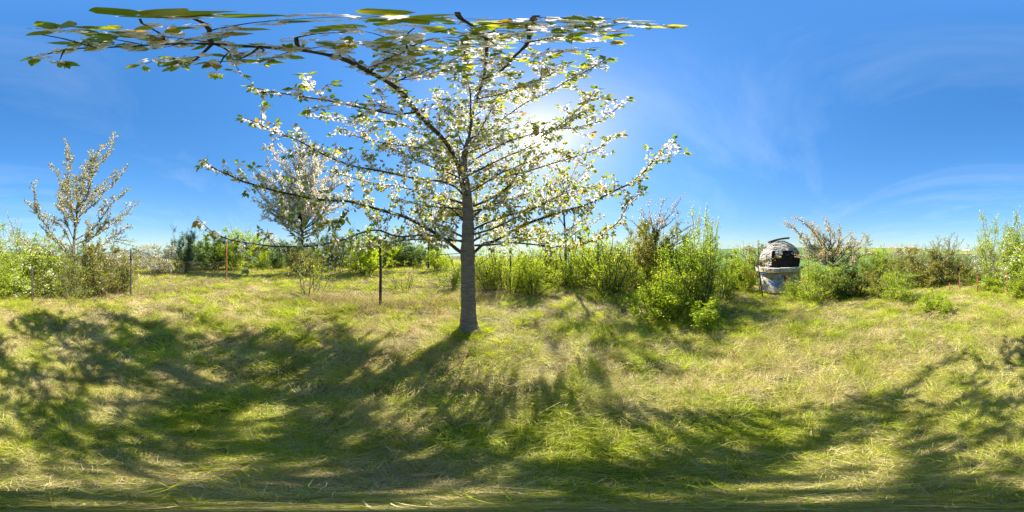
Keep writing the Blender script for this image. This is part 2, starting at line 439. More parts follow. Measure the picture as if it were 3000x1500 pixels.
def diamonds(c, a, n, L, wf=0.3):
    a = unit(a); b = unit(np.cross(n, a)); L = L[:, None]
    return np.stack([c - 0.5 * L * a, c + wf * L * b, c + 0.5 * L * a, c - wf * L * b], 1)

def leaf_proto(name, tint):
    ys = [0, 0.15, 0.4, 0.68, 0.88, 1.0]; ws = [0.012, 0.17, 0.27, 0.2, 0.08, 0.0]
    v = []; f = []
    for y, w in zip(ys, ws):
        z = -0.16 * y * y
        v += [(y, w, z + 0.22 * w), (y, 0, z), (y, -w, z + 0.22 * w)]
    for i in range(len(ys) - 1):
        a = i * 3
        f += [(a, a + 1, a + 4, a + 3), (a + 1, a + 2, a + 5, a + 4)]
    return raw_mesh(name, np.array(v), np.array(f), 4, M['cherry_leaf'], True, np.full(len(v), tint))
def blossom_proto(name, cup, tint):
    me = bpy.data.meshes.new(name)
    v = []; f = []; mi = []
    for k in range(5):
        t = k * 2 * math.pi / 5
        d = np.array([math.cos(t), math.sin(t), 0]); e = np.array([-math.sin(t), math.cos(t), 0]); n = np.array([0, 0, 1])
        o = len(v)
        v += [tuple(c) for c in (0.06 * d, 0.45 * d + 0.3 * e + cup * .5 * n, 0.82 * d + 0.36 * e + cup * n, 0.95 * d + cup * 0.9 * n, 0.82 * d - 0.36 * e + cup * n, 0.45 * d - 0.3 * e + cup * .5 * n)]
        f += [(o, o + 1, o + 5), (o + 1, o + 2, o + 3), (o + 1, o + 3, o + 5), (o + 5, o + 3, o + 4)]; mi += [0] * 4
    for k in range(9):
        t = k * 2.4; r = 0.18 + 0.1 * (k % 3)
        d = np.array([math.cos(t), math.sin(t), 0]); e = np.array([-math.sin(t), math.cos(t), 0])
        o = len(v); tip = r * d + np.array([0, 0, 0.42])
        v += [(0, 0, 0.02), tuple(tip + 0.05 * e), tuple(tip - 0.05 * e)]; f.append((o, o + 1, o + 2)); mi.append(1)
    o = len(v)      # stalk
    v += [(0.04, 0, 0), (-0.02, 0.035, 0), (-0.02, -0.035, 0), (0.1, 0, -1.9)]
    f += [(o, o + 1, o + 3), (o + 1, o + 2, o + 3), (o + 2, o, o + 3)]; mi += [2] * 3
    me.from_pydata([tuple(float(q) for q in p) for p in v], [], f)
    at = me.attributes.new('tint', 'FLOAT', 'POINT'); at.data.foreach_set('value', np.full(len(v), tint, dtype=np.float32))
    for m in ('petal', 'stamen', 'cherry_leaf'): me.materials.append(M[m])
    me.polygons.foreach_set('material_index', np.array(mi, dtype=np.int32))
    me.update()
    return me
LEAF_PROTOS = [leaf_proto('leaf', t) for t in (0.1, 0.3, 0.45, 0.6, 0.75, 0.95)]
BLOSSOM_PROTOS = [blossom_proto('blossom', c, t) for c, t in ((0.08, 1.0), (0.25, 0.6), (0.4, 0.2), (-0.1, 0.9))]

def side_twigs(r, path, start, every, lmin, lmax, up=0.35, out=0.75, taper=0.5):
    """polylines leaving a limb path"""
    n = len(path); seg = np.linalg.norm(np.diff(path, axis=0), axis=1).mean()
    stepn = max(1, every / seg)
    res = []
    k = start * n
    while k < n - 2:
        i = int(k); t = i / n
        tan = unit(path[min(i + 2, n - 1)] - path[max(i - 2, 0)])
        side = unit(np.cross(tan, rvec(r, 1)[0]))
        d = unit(tan * 0.55 + side * out + np.array([0, 0, up]))
        L = r.uniform(lmin, lmax) * (1 - taper * t)
        m = max(4, int(L / 0.05))
        p = [path[i]]
        for _ in range(m):
            d = unit(d + r.normal(size=3) * 0.13 + np.array([0, 0, 0.05]))
            p.append(p[-1] + d * L / m)
        res.append(np.array(p))
        k += stepn * r.uniform(0.6, 1.4)
    return res

def bark_shape(trunk, rad, sides):
    """root flare, ribs, rings and knots on the trunk surface"""
    v, _ = tube_arrays(trunk, rad, sides)
    k = len(trunk); v = v.reshape(k, sides, 3)
    th = np.arange(sides) / sides * 2 * math.pi
    rr = np.random.default_rng(3)
    z = trunk[:, 2] - trunk[0, 2]
    ring = np.convolve(rr.normal(size=k + 4), np.ones(3) / 3, 'same')[2:-2]
    m = 1 + 0.03 * np.sin(3 * th + 0.7)[None] * np.exp(-z / 3)[:, None] + 0.016 * np.sin(7 * th[None] + 1.5 * z[:, None] * 2) + 0.02 * ring[:, None] + 0.012 * rr.normal(size=(k, sides))
    m = m + (0.42 * np.exp(-z / 0.13))[:, None] * np.clip(0.45 + 0.55 * np.cos(5 * th + 0.4), 0, 1)[None]
    for kz, kt, a in ((1.02, 1.2, .10), (1.62, -.6, .13), (1.66, 2.5, .12), (0.62, -1.4, .06), (2.2, .4, .08), (1.3, -2.4, .07), (0.85, 2.9, .06)):
        dth = (th - kt + math.pi) % (2 * math.pi) - math.pi
        m = m + a * np.exp(-((z - kz) / 0.06) ** 2)[:, None] * np.exp(-(dth / 0.4) ** 2)[None]
    return (trunk[:, None] + (v - trunk[:, None]) * m[..., None]).reshape(-1, 3)
def build_cherry(name, label, base, trunk, trunk_r, limbs, seed, detail=False, twig_every=0.13, twig_len=(0.15, 0.5), cl_step=0.06,
                 limb_start=0.3, flowers=(3, 6), leaves=(2, 4), flower_r=0.017, leaf_len=(0.05, 0.085), bark='bark', group=None,
                 sub=False, tint_mid=0.5, up=0.35, leafmat='cherry_leaf', cat='tree', flower_keep=1.0, limbbark=None, limb_thick=1.0):
    r = np.random.default_rng(seed)
    root = empty(name, base, label, cat, group)
    base = np.asarray(base)
    tb = Tubes(); tb.add(trunk, trunk_r, 40 if detail else 8)
    if detail:
        tb.v[0] = bark_shape(trunk, trunk_r, 40)
    link(bpy.data.objects.new('trunk', tb.mesh('trunk', M[bark], base)), root)
    tw = Tubes(); C = []; D = []; E = []; BR = []; BI = []            # spur positions, directions, end flags, branches
    for lm in limbs:
        path, r0, r1 = lm[:3]; lsub = sub and (len(lm) < 4 or lm[3])
        lb = Tubes(); n = len(path)
        rad = r1 + (r0 * limb_thick - r1) * (1 - np.linspace(0, 1, n)) ** 0.85
        lb.add(path, rad * (1 + 0.06 * r.normal(size=n)), 8 if detail else 5)
        BR.append(link(bpy.data.objects.new('branch', lb.mesh('branch', M[limbbark or bark], base)), root))
        nb = float(np.clip(2.6 / np.linalg.norm(path[n // 2:].mean(0) - np.array([0, 0, CAM_Z])), 1.0, 1.6)) if detail else 1.0
        tws = side_twigs(r, path, limb_start, twig_every * nb, *twig_len, up=up)
        if lsub:
            more = []
            for t in tws:
                if len(t) > 7: more += side_twigs(r, t, 0.25, 0.14, twig_len[0] * 0.6, twig_len[1] * 0.5, up=up)
            tws += more
        for t in tws + [path[int(n * (limb_start + 0.08)):]]:
            if len(t) < 3: continue
            if detail and math.degrees(math.atan2(t[-1][2] - CAM_Z, math.hypot(t[-1][0], t[-1][1]))) > 84.0: continue
            if detail and t[-1][1] < -0.05 and t[-1][0] > -0.12: continue      # pruned side of the bough
            if t is not path and len(t) < n * 2 and not np.shares_memory(t, path):
                tw.add(t, np.linspace(0.006, 0.0022, len(t)) * (1.0 if detail else 1.5), 3)
            L = np.linalg.norm(np.diff(t, axis=0), axis=1); cum = np.concatenate([[0], np.cumsum(L)])
            near = float(np.clip(2.9 / np.linalg.norm(t.mean(0) - np.array([0, 0, CAM_Z])), 1.0, 1.6)) if detail else 1.0
            s = np.arange(cum[-1] * 0.12, cum[-1], cl_step * near) + r.uniform(-0.3, 0.3) * cl_step
            pts = np.stack([np.interp(s, cum, t[:, k]) for k in range(3)], 1)
            tan = unit(t[-1] - t[0])
            C.append(pts); dd = unit(np.cross(tan, rvec(r, len(s))) + 0.35 * tan); D.append(dd); E.append(np.zeros(len(s)))
            C.append(t[-1:]); D.append(tan[None]); E.append(np.ones(1)); BI.append(np.full(len(s) + 1, len(BR) - 1))
    link(tag(bpy.data.objects.new('twigs', tw.mesh('twigs', M['twig'], base)), kind='stuff'), root)
    C = np.concatenate(C); D = np.concatenate(D); E = np.concatenate(E); BI = np.concatenate(BI)
    if detail:      # the bough ends just short of the point straight above
        ok = np.degrees(np.arctan2(C[:, 2] - CAM_Z, np.hypot(C[:, 0], C[:, 1]))) < 84.0
        ok &= ~((C[:, 1] < -0.05) & (C[:, 0] > -0.06))
        C, D, E, BI = C[ok], D[ok], E[ok], BI[ok]
    N = len(C)
    # leaves
    nl = r.integers(leaves[0], leaves[1] + 1, N) + (E * r.integers(2, 5, N)).astype(int)
    if detail:      # flowers rule high up, leaves low down and inside
        hz = np.clip((C[:, 2] - 1.7) / 1.9, 0, 1); dcam = np.linalg.norm(C - np.array([0, 0, CAM_Z]), axis=1)
        nl = np.where((E < 1) & (r.random(N) < 0.62 * hz), nl // 3, nl)
        nl = np.where((dcam < 2.3) & (r.random(N) < 0.6) & (C[:, 2] > 2.6), nl // 2, nl)
    li = np.repeat(np.arange(N), nl); NL = len(li)
    la = unit(D[li] * 0.7 + rvec(r, NL) * 0.9 + np.array([0, 0, -0.35]))
    lp = C[li] + D[li] * 0.012 + la * 0.015
    ln = rvec(r, NL) + np.array([0, 0, 0.8])
    lL = r.uniform(leaf_len[0], leaf_len[1], NL) * np.where(E[li] > 0, 1.15, 1.0)
    lt = np.clip(np.repeat(r.normal(tint_mid, 0.2, N), nl) + r.normal(0, 0.12, NL), 0, 1)
    # flowers
    nf = r.integers(flowers[0], flowers[1] + 1, N)
    nf = np.where((E > 0) & (r.random(N) < 0.6), nf // 3, nf)
    nf = np.where(r.random(N) < flower_keep, nf, 0)
    if detail:
        nearf = np.clip(2.6 / np.linalg.norm(C - np.array([0, 0, CAM_Z]), axis=1), 1.0, 1.5)
        nf = (nf * nearf ** 1.5 * (0.7 + 0.5 * hz)).round().astype(int)
    fi = np.repeat(np.arange(N), nf); NF = len(fi)
    pd = unit(D[fi] * 0.8 + rvec(r, NF) * 0.75 + np.array([0, 0, -0.1]))
    fc = C[fi] + pd * r.uniform(0.025, 0.045, NF)[:, None]
    fr = flower_r * r.uniform(0.8, 1.2, NF)
    roll = r.uniform(0, 6.28, NF); ft = r.random(NF)
    if detail:
        cp = np.array([0, 0, CAM_Z])
        dl = np.linalg.norm(lp - cp, axis=1); df = np.linalg.norm(fc - cp, axis=1)
        nearL = np.argsort(dl)[:300]; nearF = np.argsort(df)[:300]
        ref = np.array([0.3, 0.2, 1.0])
        for i in nearL:
            a = unit(la[i]); b = unit(np.cross(ln[i], a)); n = np.cross(a, b)
            mt = Matrix(((a[0], b[0], n[0], lp[i][0] - base[0]), (a[1], b[1], n[1], lp[i][1] - base[1]), (a[2], b[2], n[2], lp[i][2] - base[2]), (0, 0, 0, 1))) @ Matrix.Scale(float(lL[i]), 4)
            o = bpy.data.objects.new('leaf', LEAF_PROTOS[min(5, int(lt[i] * 6))]); link(o, BR[BI[li[i]]]); o.matrix_basis = mt
        for i in nearF:
            n = unit(pd[i]); u = unit(np.cross(n, ref)); w = np.cross(n, u)
            u2 = u * math.cos(roll[i]) + w * math.sin(roll[i]); w2 = np.cross(n, u2)
            mt = Matrix(((u2[0], w2[0], n[0], fc[i][0] - base[0]), (u2[1], w2[1], n[1], fc[i][1] - base[1]), (u2[2], w2[2], n[2], fc[i][2] - base[2]), (0, 0, 0, 1))) @ Matrix.Scale(float(fr[i]), 4)
            o = bpy.data.objects.new('blossom', BLOSSOM_PROTOS[int(ft[i] * 3.99)]); link(o, BR[BI[fi[i]]]); o.matrix_basis = mt
        kl = np.ones(NL, bool); kl[nearL] = False; kf = np.ones(NF, bool); kf[nearF] = False
    else:
        kl = np.ones(NL, bool); kf = np.ones(NF, bool)
    q = leaf_quads(lp[kl] - base, la[kl], ln[kl], lL[kl])
    link(tag(bpy.data.objects.new('crown', quads_mesh('crown', q, M[leafmat], np.repeat(lt[kl], 2))), kind='stuff'), root)
    if kf.sum():
        if detail:
            q = flower_quads(fc[kf] - base, pd[kf], fr[kf], roll[kf]); tt = np.repeat(ft[kf], 5)
        else:
            m = kf.sum()
            q = diamonds(fc[kf] - base, rvec(r, m), rvec(r, m), fr[kf] * 2.0, 0.42); tt = ft[kf]
        link(tag(bpy.data.objects.new('blossom', quads_mesh('blossoms', q, M['petal'], tt)), kind='stuff'), root)
    print(name, 'spurs', N, 'leaves', NL, 'flowers', NF)
    return root

# ------------------------------------------------------------------ the big cherry tree
def main_tree():
    b0, dtr = ground_at(1373, 968)
    r = np.random.default_rng(5)
    tp = [(1375, 985), (1374, 965), (1373, 935), (1372, 880), (1371, 800), (1370, 740), (1371, 680), (1371, 620), (1367, 560), (1358, 500), (1362, 450), (1374, 408)]
    trunk = [PH(x, y, dtr) for x, y in tp]
    leader = [PH(1380, 350, dtr - 0.15), PS(1398, 290, 4.1), PS(1415, 233, 3.5), PS(1424, 180, 3.1), PS(1427, 128, 2.85)]
    trk = spline(trunk, 0.05)
    zt = np.array([0.0, 0.12, 0.3, 0.6, 1.1, 1.6, 2.1, 2.6, 3.0, 3.6, 4.2, 5.0]); rt = np.array([.215, .17, .145, .137, .13, .125, .105, .09, .075, .058, .045, .034])
    tr = 0.94 * np.interp(trk[:, 2] - b0[2], zt, rt)
    bump = 0.012 * np.exp(-((trk[:, 2] - 1.62) / 0.09) ** 2) + 0.01 * np.exp(-((trk[:, 2] - 0.95) / 0.06) ** 2)
    tr = tr + bump + 0.003 * r.normal(size=len(tr))
    def tpoint(y):            # trunk axis point at picture height y
        return PH(np.interp(y, [t[1] for t in tp[::-1]], [t[0] for t in tp[::-1]]), y, dtr)
    L = []
    def limb(y0, pts, d0, d1, r0, r1=0.006, mid=None, start=None):
        """traced picture points with slant distances from d0 to d1"""
        n = len(pts)
        t = np.linspace(0, 1, n)
        d = np.interp(t, [0, 1], [d0, d1]) if mid is None else np.interp(t, [0] + [m[0] for m in mid] + [1], [d0] + [m[1] for m in mid] + [d1])
        p = [PS(x, y, dd) for (x, y), dd in zip(pts, d)]
        p = ([start] if start is not None else [tpoint(y0)]) + p
        path = spline(p, 0.05)
        L.append((path, r0, r1))
        return path
    # left side
    B = limb(752, [(1345, 735), (1290, 693), (1237, 661), (1185, 635), (1132, 620), (1074, 603), (1016, 589), (957, 587), (899, 579), (853, 569), (806, 559), (748, 542), (707, 530), (666, 510), (631, 495), (597, 469)], 3.25, 2.15, 0.05, 0.006, [(0.5, 2.5)])
    limb(0, [(1231, 689), (1167, 693), (1109, 675), (1062, 681), (1016, 699), (957, 714), (899, 722), (812, 722), (754, 716), (695, 707), (661, 698), (620, 678), (585, 645)], 2.95, 1.75, 0.022, 0.005, [(0.5, 2.0)], start=PS(1285, 692, 3.12))
    limb(590, [(1340, 552), (1300, 533), (1249, 527), (1190, 518), (1150, 508), (1097, 498), (1045, 489), (992, 472), (946, 452), (899, 425), (858, 405), (823, 393), (783, 376), (748, 358), (719, 347)], 3.5, 2.3, 0.034, 0.005, [(0.5, 2.75)])
    BL = limb(640, [(1362, 580), (1352, 530), (1345, 495), (1324, 447), (1301, 410), (1268, 377), (1245, 354), (1222, 328), (1203, 303), (1180, 275), (1147, 247), (1119, 231), (1082, 211), (1049, 193), (1003, 172), (961, 161), (924, 154), (877, 147), (804, 141), (700, 134), (622, 129), (489, 129), (384, 136), (280, 140), (210, 143), (165, 152), (120, 163)],
         3.3, 1.75, 0.062, 0.005, [(0.08, 3.45), (0.2, 2.75), (0.35, 2.15), (0.5, 1.85), (0.7, 1.7)])
    limb(0, [(1180, 334), (1143, 333), (1073, 319), (1003, 303), (952, 293), (896, 285), (816, 272), (747, 258)], 2.4, 2.0, 0.018, 0.005, start=PS(1222, 328, 2.45))
    limb(470, [(1300, 430), (1250, 400), (1208, 380), (1189, 368), (1156, 359), (1110, 356), (1049, 356), (985, 351), (933, 345), (900, 333)], 3.8, 3.0, 0.024, 0.005)
    limb(0, [(1119, 182), (1175, 154), (1212, 133), (1240, 122), (1273, 112)], 2.0, 2.0, 0.014, 0.004, start=PS(1082, 211, 2.0))
    limb(0, [(1190, 227), (1236, 212), (1290, 190), (1340, 170)], 2.25, 2.7, 0.012, 0.004, start=PS(1147, 247, 2.12))
    limb(0, [(611, 112), (615, 94), (601, 70), (560, 52)], 1.72, 1.75, 0.010, 0.004, start=PS(622, 129, 1.7))
    limb(0, [(600, 151), (580, 171), (559, 182), (520, 186)], 1.7, 1.75, 0.009, 0.004, start=PS(622, 129, 1.7))
    limb(0, [(730, 160), (690, 178), (640, 180)], 1.75, 1.8, 0.008, 0.004, start=PS(760, 139, 1.72))
    limb(0, [(865, 118), (880, 105), (940, 98), (1010, 95)], 1.75, 1.8, 0.010, 0.004, start=PS(880, 147, 1.76))
    limb(0, [(200, 118), (150, 105), (110, 100)], 1.75, 1.8, 0.008, 0.004, start=PS(280, 140, 1.72))
    limb(0, [(430, 108), (400, 96), (360, 92)], 1.73, 1.78, 0.007, 0.004, start=PS(480, 129, 1.71))
    limb(0, [(1270, 440), (1205, 430), (1130, 420), (1060, 405), (1010, 380)], 3.6, 3.3, 0.02, 0.005, start=PS(1322, 447, 3.1))
    limb(660, [(1320, 610), (1270, 590), (1215, 560), (1160, 545), (1100, 540), (1030, 520), (960, 500)], 3.7, 3.9, 0.028, 0.005)
    # upward
    limb(0, [(x, y) for x, y in ((1388, 320), (1398, 290), (1415, 233), (1424, 180), (1427, 128), (1433, 95))], 4.5, 2.6, 0.034, 0.006, start=PH(1374, 408, dtr))
    limb(0, [(1470, 205), (1510, 163), (1543, 130), (1552, 93), (1562, 60), (1566, 52), (1572, 46)], 3.3, 2.5, 0.02, 0.006, start=PS(1415, 233, 3.5))
    limb(0, [(1390, 80), (1350, 55), (1340, 35)], 2.65, 2.6, 0.01, 0.004, start=PS(1427, 120, 2.8))
    limb(0, [(1590, 118), (1640, 112)], 2.55, 2.6, 0.008, 0.004, start=PS(1545, 125, 2.55))
    limb(0, [(1378, 270), (1366, 220), (1362, 160), (1352, 120)], 4.0, 3.2, 0.018, 0.005, start=PH(1378, 350, dtr - 0.1))
    # right side
    limb(752, [(1392, 737), (1416, 716), (1451, 705), (1492, 681), (1545, 655), (1603, 635), (1655, 617), (1708, 603), (1760, 579), (1807, 556), (1847, 536), (1882, 507), (1911, 475), (1940, 443), (1970, 411)], 3.25, 2.3, 0.042, 0.005)
    limb(0, [(1492, 710), (1550, 715), (1626, 722), (1696, 716), (1742, 702), (1783, 673), (1812, 649), (1847, 591), (1882, 562)], 3.15, 2.3, 0.02, 0.005, start=PS(1440, 708, 3.22))
    R2 = limb(648, [(1390, 632), (1411, 614), (1440, 594), (1475, 559), (1504, 530), (1533, 480), (1555, 440)], 3.5, 3.4, 0.045, 0.006)
    limb(0, [(1492, 602), (1533, 606), (1591, 600), (1660, 575), (1720, 550), (1780, 540)], 3.5, 3.4, 0.02, 0.005, start=PS(1450, 588, 3.5))
    limb(560, [(1395, 545), (1422, 524), (1475, 518), (1521, 507), (1568, 495), (1614, 480), (1655, 469), (1708, 451), (1754, 434), (1783, 405), (1800, 395)], 3.6, 2.8, 0.028, 0.005)
    limb(510, [(1375, 485), (1399, 463), (1440, 440), (1486, 416), (1533, 400), (1580, 388), (1626, 376), (1678, 376), (1725, 364), (1772, 349), (1807, 317), (1835, 290)], 3.8, 2.9, 0.026, 0.005)
    limb(0, [(1440, 375), (1492, 335), (1538, 303), (1608, 270), (1669, 233), (1725, 205), (1771, 175)], 4.3, 3.0, 0.022, 0.005, start=PH(1374, 408, dtr))
    limb(0, [(1450, 280), (1492, 268), (1552, 245), (1613, 219), (1660, 190)], 4.0, 3.2, 0.016, 0.005, start=PS(1398, 290, 4.1))
    limb(0, [(1590, 395), (1632, 372), (1678, 335), (1725, 289), (1743, 265)], 3.3, 2.9, 0.012, 0.004, start=PS(1560, 393, 3.35))
    # far side of the crown
    for (y0, az, up, ln_, rr) in ((700, -40, .25, 2.4, .03), (715, 20, .3, 2.3, .03), (640, -8, .45, 2.5, .034), (610, 48, .4, 2.3, .03), (600, -60, .4, 2.3, .03), (560, 25, .55, 2.4, .028),
                              (540, -30, .6, 2.4, .028), (520, 70, .55, 2.0, .024), (500, -80, .6, 2.0, .024), (480, 5, .8, 2.2, .024), (455, 40, .8, 2.0, .02), (440, -45, .9, 2.0, .02), (410, 10, 1.1, 1.9, .018), (680, 75, .3, 2.0, .026), (690, -85, .35, 2.0, .026), (570, 100, .5, 1.7, .02), (530, -115, .5, 1.6, .02), (585, 165, .5, 1.2, .018), (470, 150, .7, 1.3, .018), (440, -150, .8, 1.3, .016),
                              (670, 35, .2, 2.0, .02), (655, -25, .3, 2.1, .02), (625, 85, .35, 1.9, .02), (615, -95, .4, 1.8, .02), (550, -5, .5, 2.2, .02), (505, 30, .6, 2.0, .02), (465, -65, .6, 1.8, .018), (425, 75, .7, 1.7, .016), (395, -20, 1.0, 1.7, .016), (390, 55, .9, 1.6, .016), (385, -80, .9, 1.5, .016), (360, 120, .9, 1.3, .014), (372, -130, .9, 1.2, .014),
                              (720, 55, .1, 2.4, .024), (712, -65, .12, 2.4, .024), (700, 5, .15, 2.6, .024), (690, 100, .1, 2.2, .022), (705, -105, .12, 2.1, .022), (665, 60, .2, 2.3, .02), (645, -50, .25, 2.3, .02), (635, 110, .25, 1.9, .018)):
        if (y0 + az) % 4 == 1: continue
        p0 = tpoint(y0); d = unit(np.array([math.sin(R(az)), math.cos(R(az)), up]))
        pts = [p0]
        for k in range(5):
            d = unit(d + r.normal(size=3) * 0.1 + np.array([0, 0, 0.05])); pts.append(pts[-1] + d * ln_ / 5)
        L.append((spline(pts, 0.05), rr, 0.005, False))
    root = build_cherry('cherry_tree', 'large blossoming cherry tree with thick ringed bark trunk in the middle, boughs reaching overhead', b0, trk, tr, L, 21, detail=True, twig_every=0.115, twig_len=(0.16, 0.64), cl_step=0.058,
                 limb_start=0.14, flowers=(3, 6), leaves=(1, 4), flower_r=0.018, leaf_len=(0.052, 0.09), tint_mid=0.46, up=0.12, sub=True, limbbark='branch_bark', limb_thick=0.8)
    # bare low shoots on the trunk
    tw = Tubes()
    for pts, d in (([(1360, 826), (1335, 795), (1320, 760), (1312, 745)], 3.2), ([(1362, 835), (1310, 838), (1255, 828)], 3.2), ([(1384, 780), (1410, 772), (1430, 756)], 3.2), ([(1358, 742), (1320, 744), (1285, 746)], 3.2)):
        tw.add(spline([PS(x, y, d) for x, y in pts], 0.04), 0.006, 4)
    tw2 = bpy.data.objects.new('bare_shoots', tw.mesh('bare_shoots', M['twig'], b0)); link(tw2, root)
    return b0
TB = main_tree()

# ------------------------------------------------------------------ other cherry trees
def auto_tree(name, label, px, d, trunk_px, tips, seed, r0=0.07, fork=0.35, jitter=0.8, **kw):
    """trunk_px: picture points up the trunk; tips: picture points where limbs end, spread in depth"""
    r = np.random.default_rng(seed)
    base = G(px, d)
    tp = [base - np.array([0, 0, 0.1])] + [PH(x, y, d) for x, y in trunk_px]
    trk = spline(tp, 0.08)
    n = len(trk)
    rad = r0 * (1 - 0.65 * np.linspace(0, 1, n)); rad[:3] *= np.array([1.4, 1.2, 1.08])
    limbs = []
    for tip in tips:
        x, y = tip[0], tip[1]
        dd = d + (tip[2] if len(tip) > 2 else r.uniform(-jitter, jitter))
        e = PH(x, y, dd)
        f = tip[3] if len(tip) > 3 else r.uniform(fork, 1.0)
        s = trk[min(n - 1, int(f * n))]
        v = e - s
        m1 = s + v * 0.35 + np.array([0, 0, -0.02]) * np.linalg.norm(v) + r.normal(size=3) * 0.05 * np.linalg.norm(v)
        m2 = s + v * 0.7 + r.normal(size=3) * 0.05 * np.linalg.norm(v)
        limbs.append((spline([s, m1, m2, e], 0.07), max(0.012, r0 * 0.32 * r.uniform(0.6, 1.0)), 0.005))
    return build_cherry(name, label, base, trk, rad, limbs, seed + 100, **kw)

# upright cherry on the left
auto_tree('cherry_tree', 'tall upright cherry tree with thin rising branches and sparse blossom behind the left fence', 215, 6.1,
          [(213, 820), (215, 740), (221, 660), (232, 590)],
          [(332, 388, .3, .95), (318, 420, -.3, .9), (190, 408, 0, .75), (197, 440, .5, .7), (152, 478, .2, .6), (97, 535, -.3, .5), (76, 590, .2, .45), (372, 482, -.2, .75), (402, 594, .2, .55), (378, 552, -.5, .6), (250, 470, .7, .95), (285, 445, -.7, .9),
           (55, 690, 0, .35), (340, 640, .5, .5), (120, 660, .6, .4), (175, 560, -.8, .6), (300, 560, .9, .8), (330, 510, .4, .85), (240, 540, -.9, .8), (380, 660, -.2, .4)], 31, r0=0.085, bark='branch_bark', twig_every=0.12, twig_len=(0.15, 0.6), cl_step=0.055,
          limb_start=0.14, flowers=(2, 4), leaves=(2, 4), flower_r=0.022, leaf_len=(0.045, 0.08), sub=True, tint_mid=0.6, up=0.45)
auto_tree('cherry_tree', 'dense white blossoming cherry tree with dark short trunk, beyond the red rusty post', 886, 9.6,
          [(886, 770), (884, 720), (886, 680), (888, 655)],
          [(858, 415, 0, .95), (800, 445, .5, .9), (905, 425, -.4, .95), (950, 440, .8, .95), (770, 500, -.6, .85), (742, 545, .2, .8), (760, 600, .8, .75), (985, 480, .2, .9), (1020, 530, .8, .85), (830, 470, 1.2, .95), (880, 500, -1.2, .95), (925, 520, 1.4, .95), (800, 560, -1.2, .85),
           (960, 570, -1.3, .85), (1005, 600, .4, .8), (840, 600, 1.6, .85), (900, 590, -1.6, .85), (815, 640, .2, .7), (960, 640, .2, .7), (870, 450, .7, 1), (850, 530, .2, 1), (930, 480, .2, 1),
           (750, 520, -.3, .9), (778, 468, .3, .95), (822, 430, -.5, 1), (885, 406, .2, 1), (932, 428, .4, 1), (972, 455, -.3, .95), (1008, 500, .5, .95), (1024, 568, -.2, .85), (742, 580, .5, .85), (768, 632, -.4, .75), (812, 500, -.9, 1), (965, 520, -.9, .95), (790, 600, -1.0, .8), (1000, 640, .6, .75)], 37, r0=0.17, twig_every=0.11, twig_len=(0.3, 0.95), cl_step=0.065,
          limb_start=0.2, flowers=(3, 5), leaves=(0, 2), flower_r=0.032, leaf_len=(0.05, 0.08), tint_mid=0.6, bark='dark_bark', sub=True)
auto_tree('cherry_tree', 'slender blossoming cherry tree with dark trunk among green bushes, right behind the big tree', 1659, 8.8,
          [(1657, 760), (1656, 690), (1652, 620), (1655, 560)],
          [(1650, 500, 0, 1), (1720, 500, .5, .8), (1760, 540, -.4, .7), (1590, 520, .3, .8), (1570, 580, -.5, .6), (1740, 600, .6, .55), (1690, 480, .8, .95), (1610, 480, -.6, .95), (1560, 640, .3, .45), (1770, 630, 0, .45)], 41, r0=0.09, twig_every=0.14, twig_len=(0.2, 0.7), cl_step=0.08,
          limb_start=0.15, flowers=(2, 4), leaves=(1, 3), flower_r=0.026, leaf_len=(0.06, 0.09), bark='dark_bark', sub=True)
auto_tree('cherry_tree', 'small blossoming cherry tree far behind the trunk of the big tree, left of it', 1255, 13.5,
          [(1256, 720), (1257, 690)],
          [(1255, 560, 0, 1), (1215, 600, .5, .9), (1300, 590, -.4, .9), (1190, 640, .3, .8), (1330, 630, -.5, .8), (1230, 570, .6, 1), (1280, 570, .8, .95)], 43, r0=0.11, twig_every=0.2, twig_len=(0.3, 1.0), cl_step=0.1,
          limb_start=0.15, flowers=(3, 5), leaves=(1, 2), flower_r=0.036, leaf_len=(0.06, 0.1), bark='dark_bark')
auto_tree('gnarled_tree', 'gnarled half bare fruit tree with twisted dark branches and scant blossom', 1925, 8.6,
          [(1925, 800), (1922, 740), (1918, 690)],
          [(1945, 580, 0, .95), (1900, 590, .5, .95), (1870, 610, -.4, .9), (2000, 575, .3, .9), (1985, 620, -.6, .85), (2060, 640, .2, .7), (2085, 655, -.4, .65), (1840, 640, .3, .8), (2010, 690, .6, .6), (1960, 610, .9, 1), (1860, 680, .1, .6), (1925, 640, -.8, 1), (2100, 645, 0, .55)], 47, r0=0.13, twig_every=0.13, twig_len=(0.2, 0.7), cl_step=0.08, sub=True,
          limb_start=0.25, flowers=(1, 3), leaves=(0, 1), flower_r=0.024, leaf_len=(0.04, 0.07), bark='dark_bark', tint_mid=0.8, flower_keep=0.55)
auto_tree('cherry_tree', 'low spreading cherry tree with pinkish white blossom over bushes beside the ruined hut', 2452, 8.0,
          [(2450, 810), (2442, 785), (2440, 770)],
          [(2325, 632, 0, .95), (2300, 650, .4, .95), (2420, 640, 0, 1), (2390, 670, -.5, .95), (2460, 655, .4, 1), (2500, 690, -.3, .9), (2555, 705, .2, .85), (2530, 690, .6, .9), (2350, 700, -.6, .8), (2330, 745, -.8, .7), (2480, 690, .9, 1), (2370, 650, .8, 1), (2560, 740, -.2, .7), (2340, 690, .5, .85)], 53, r0=0.12, twig_every=0.10, twig_len=(0.25, 0.75), cl_step=0.06, sub=True,
          limb_start=0.12, flowers=(1, 3), leaves=(2, 4), flower_r=0.023, leaf_len=(0.035, 0.06), bark='dark_bark', tint_mid=0.8)
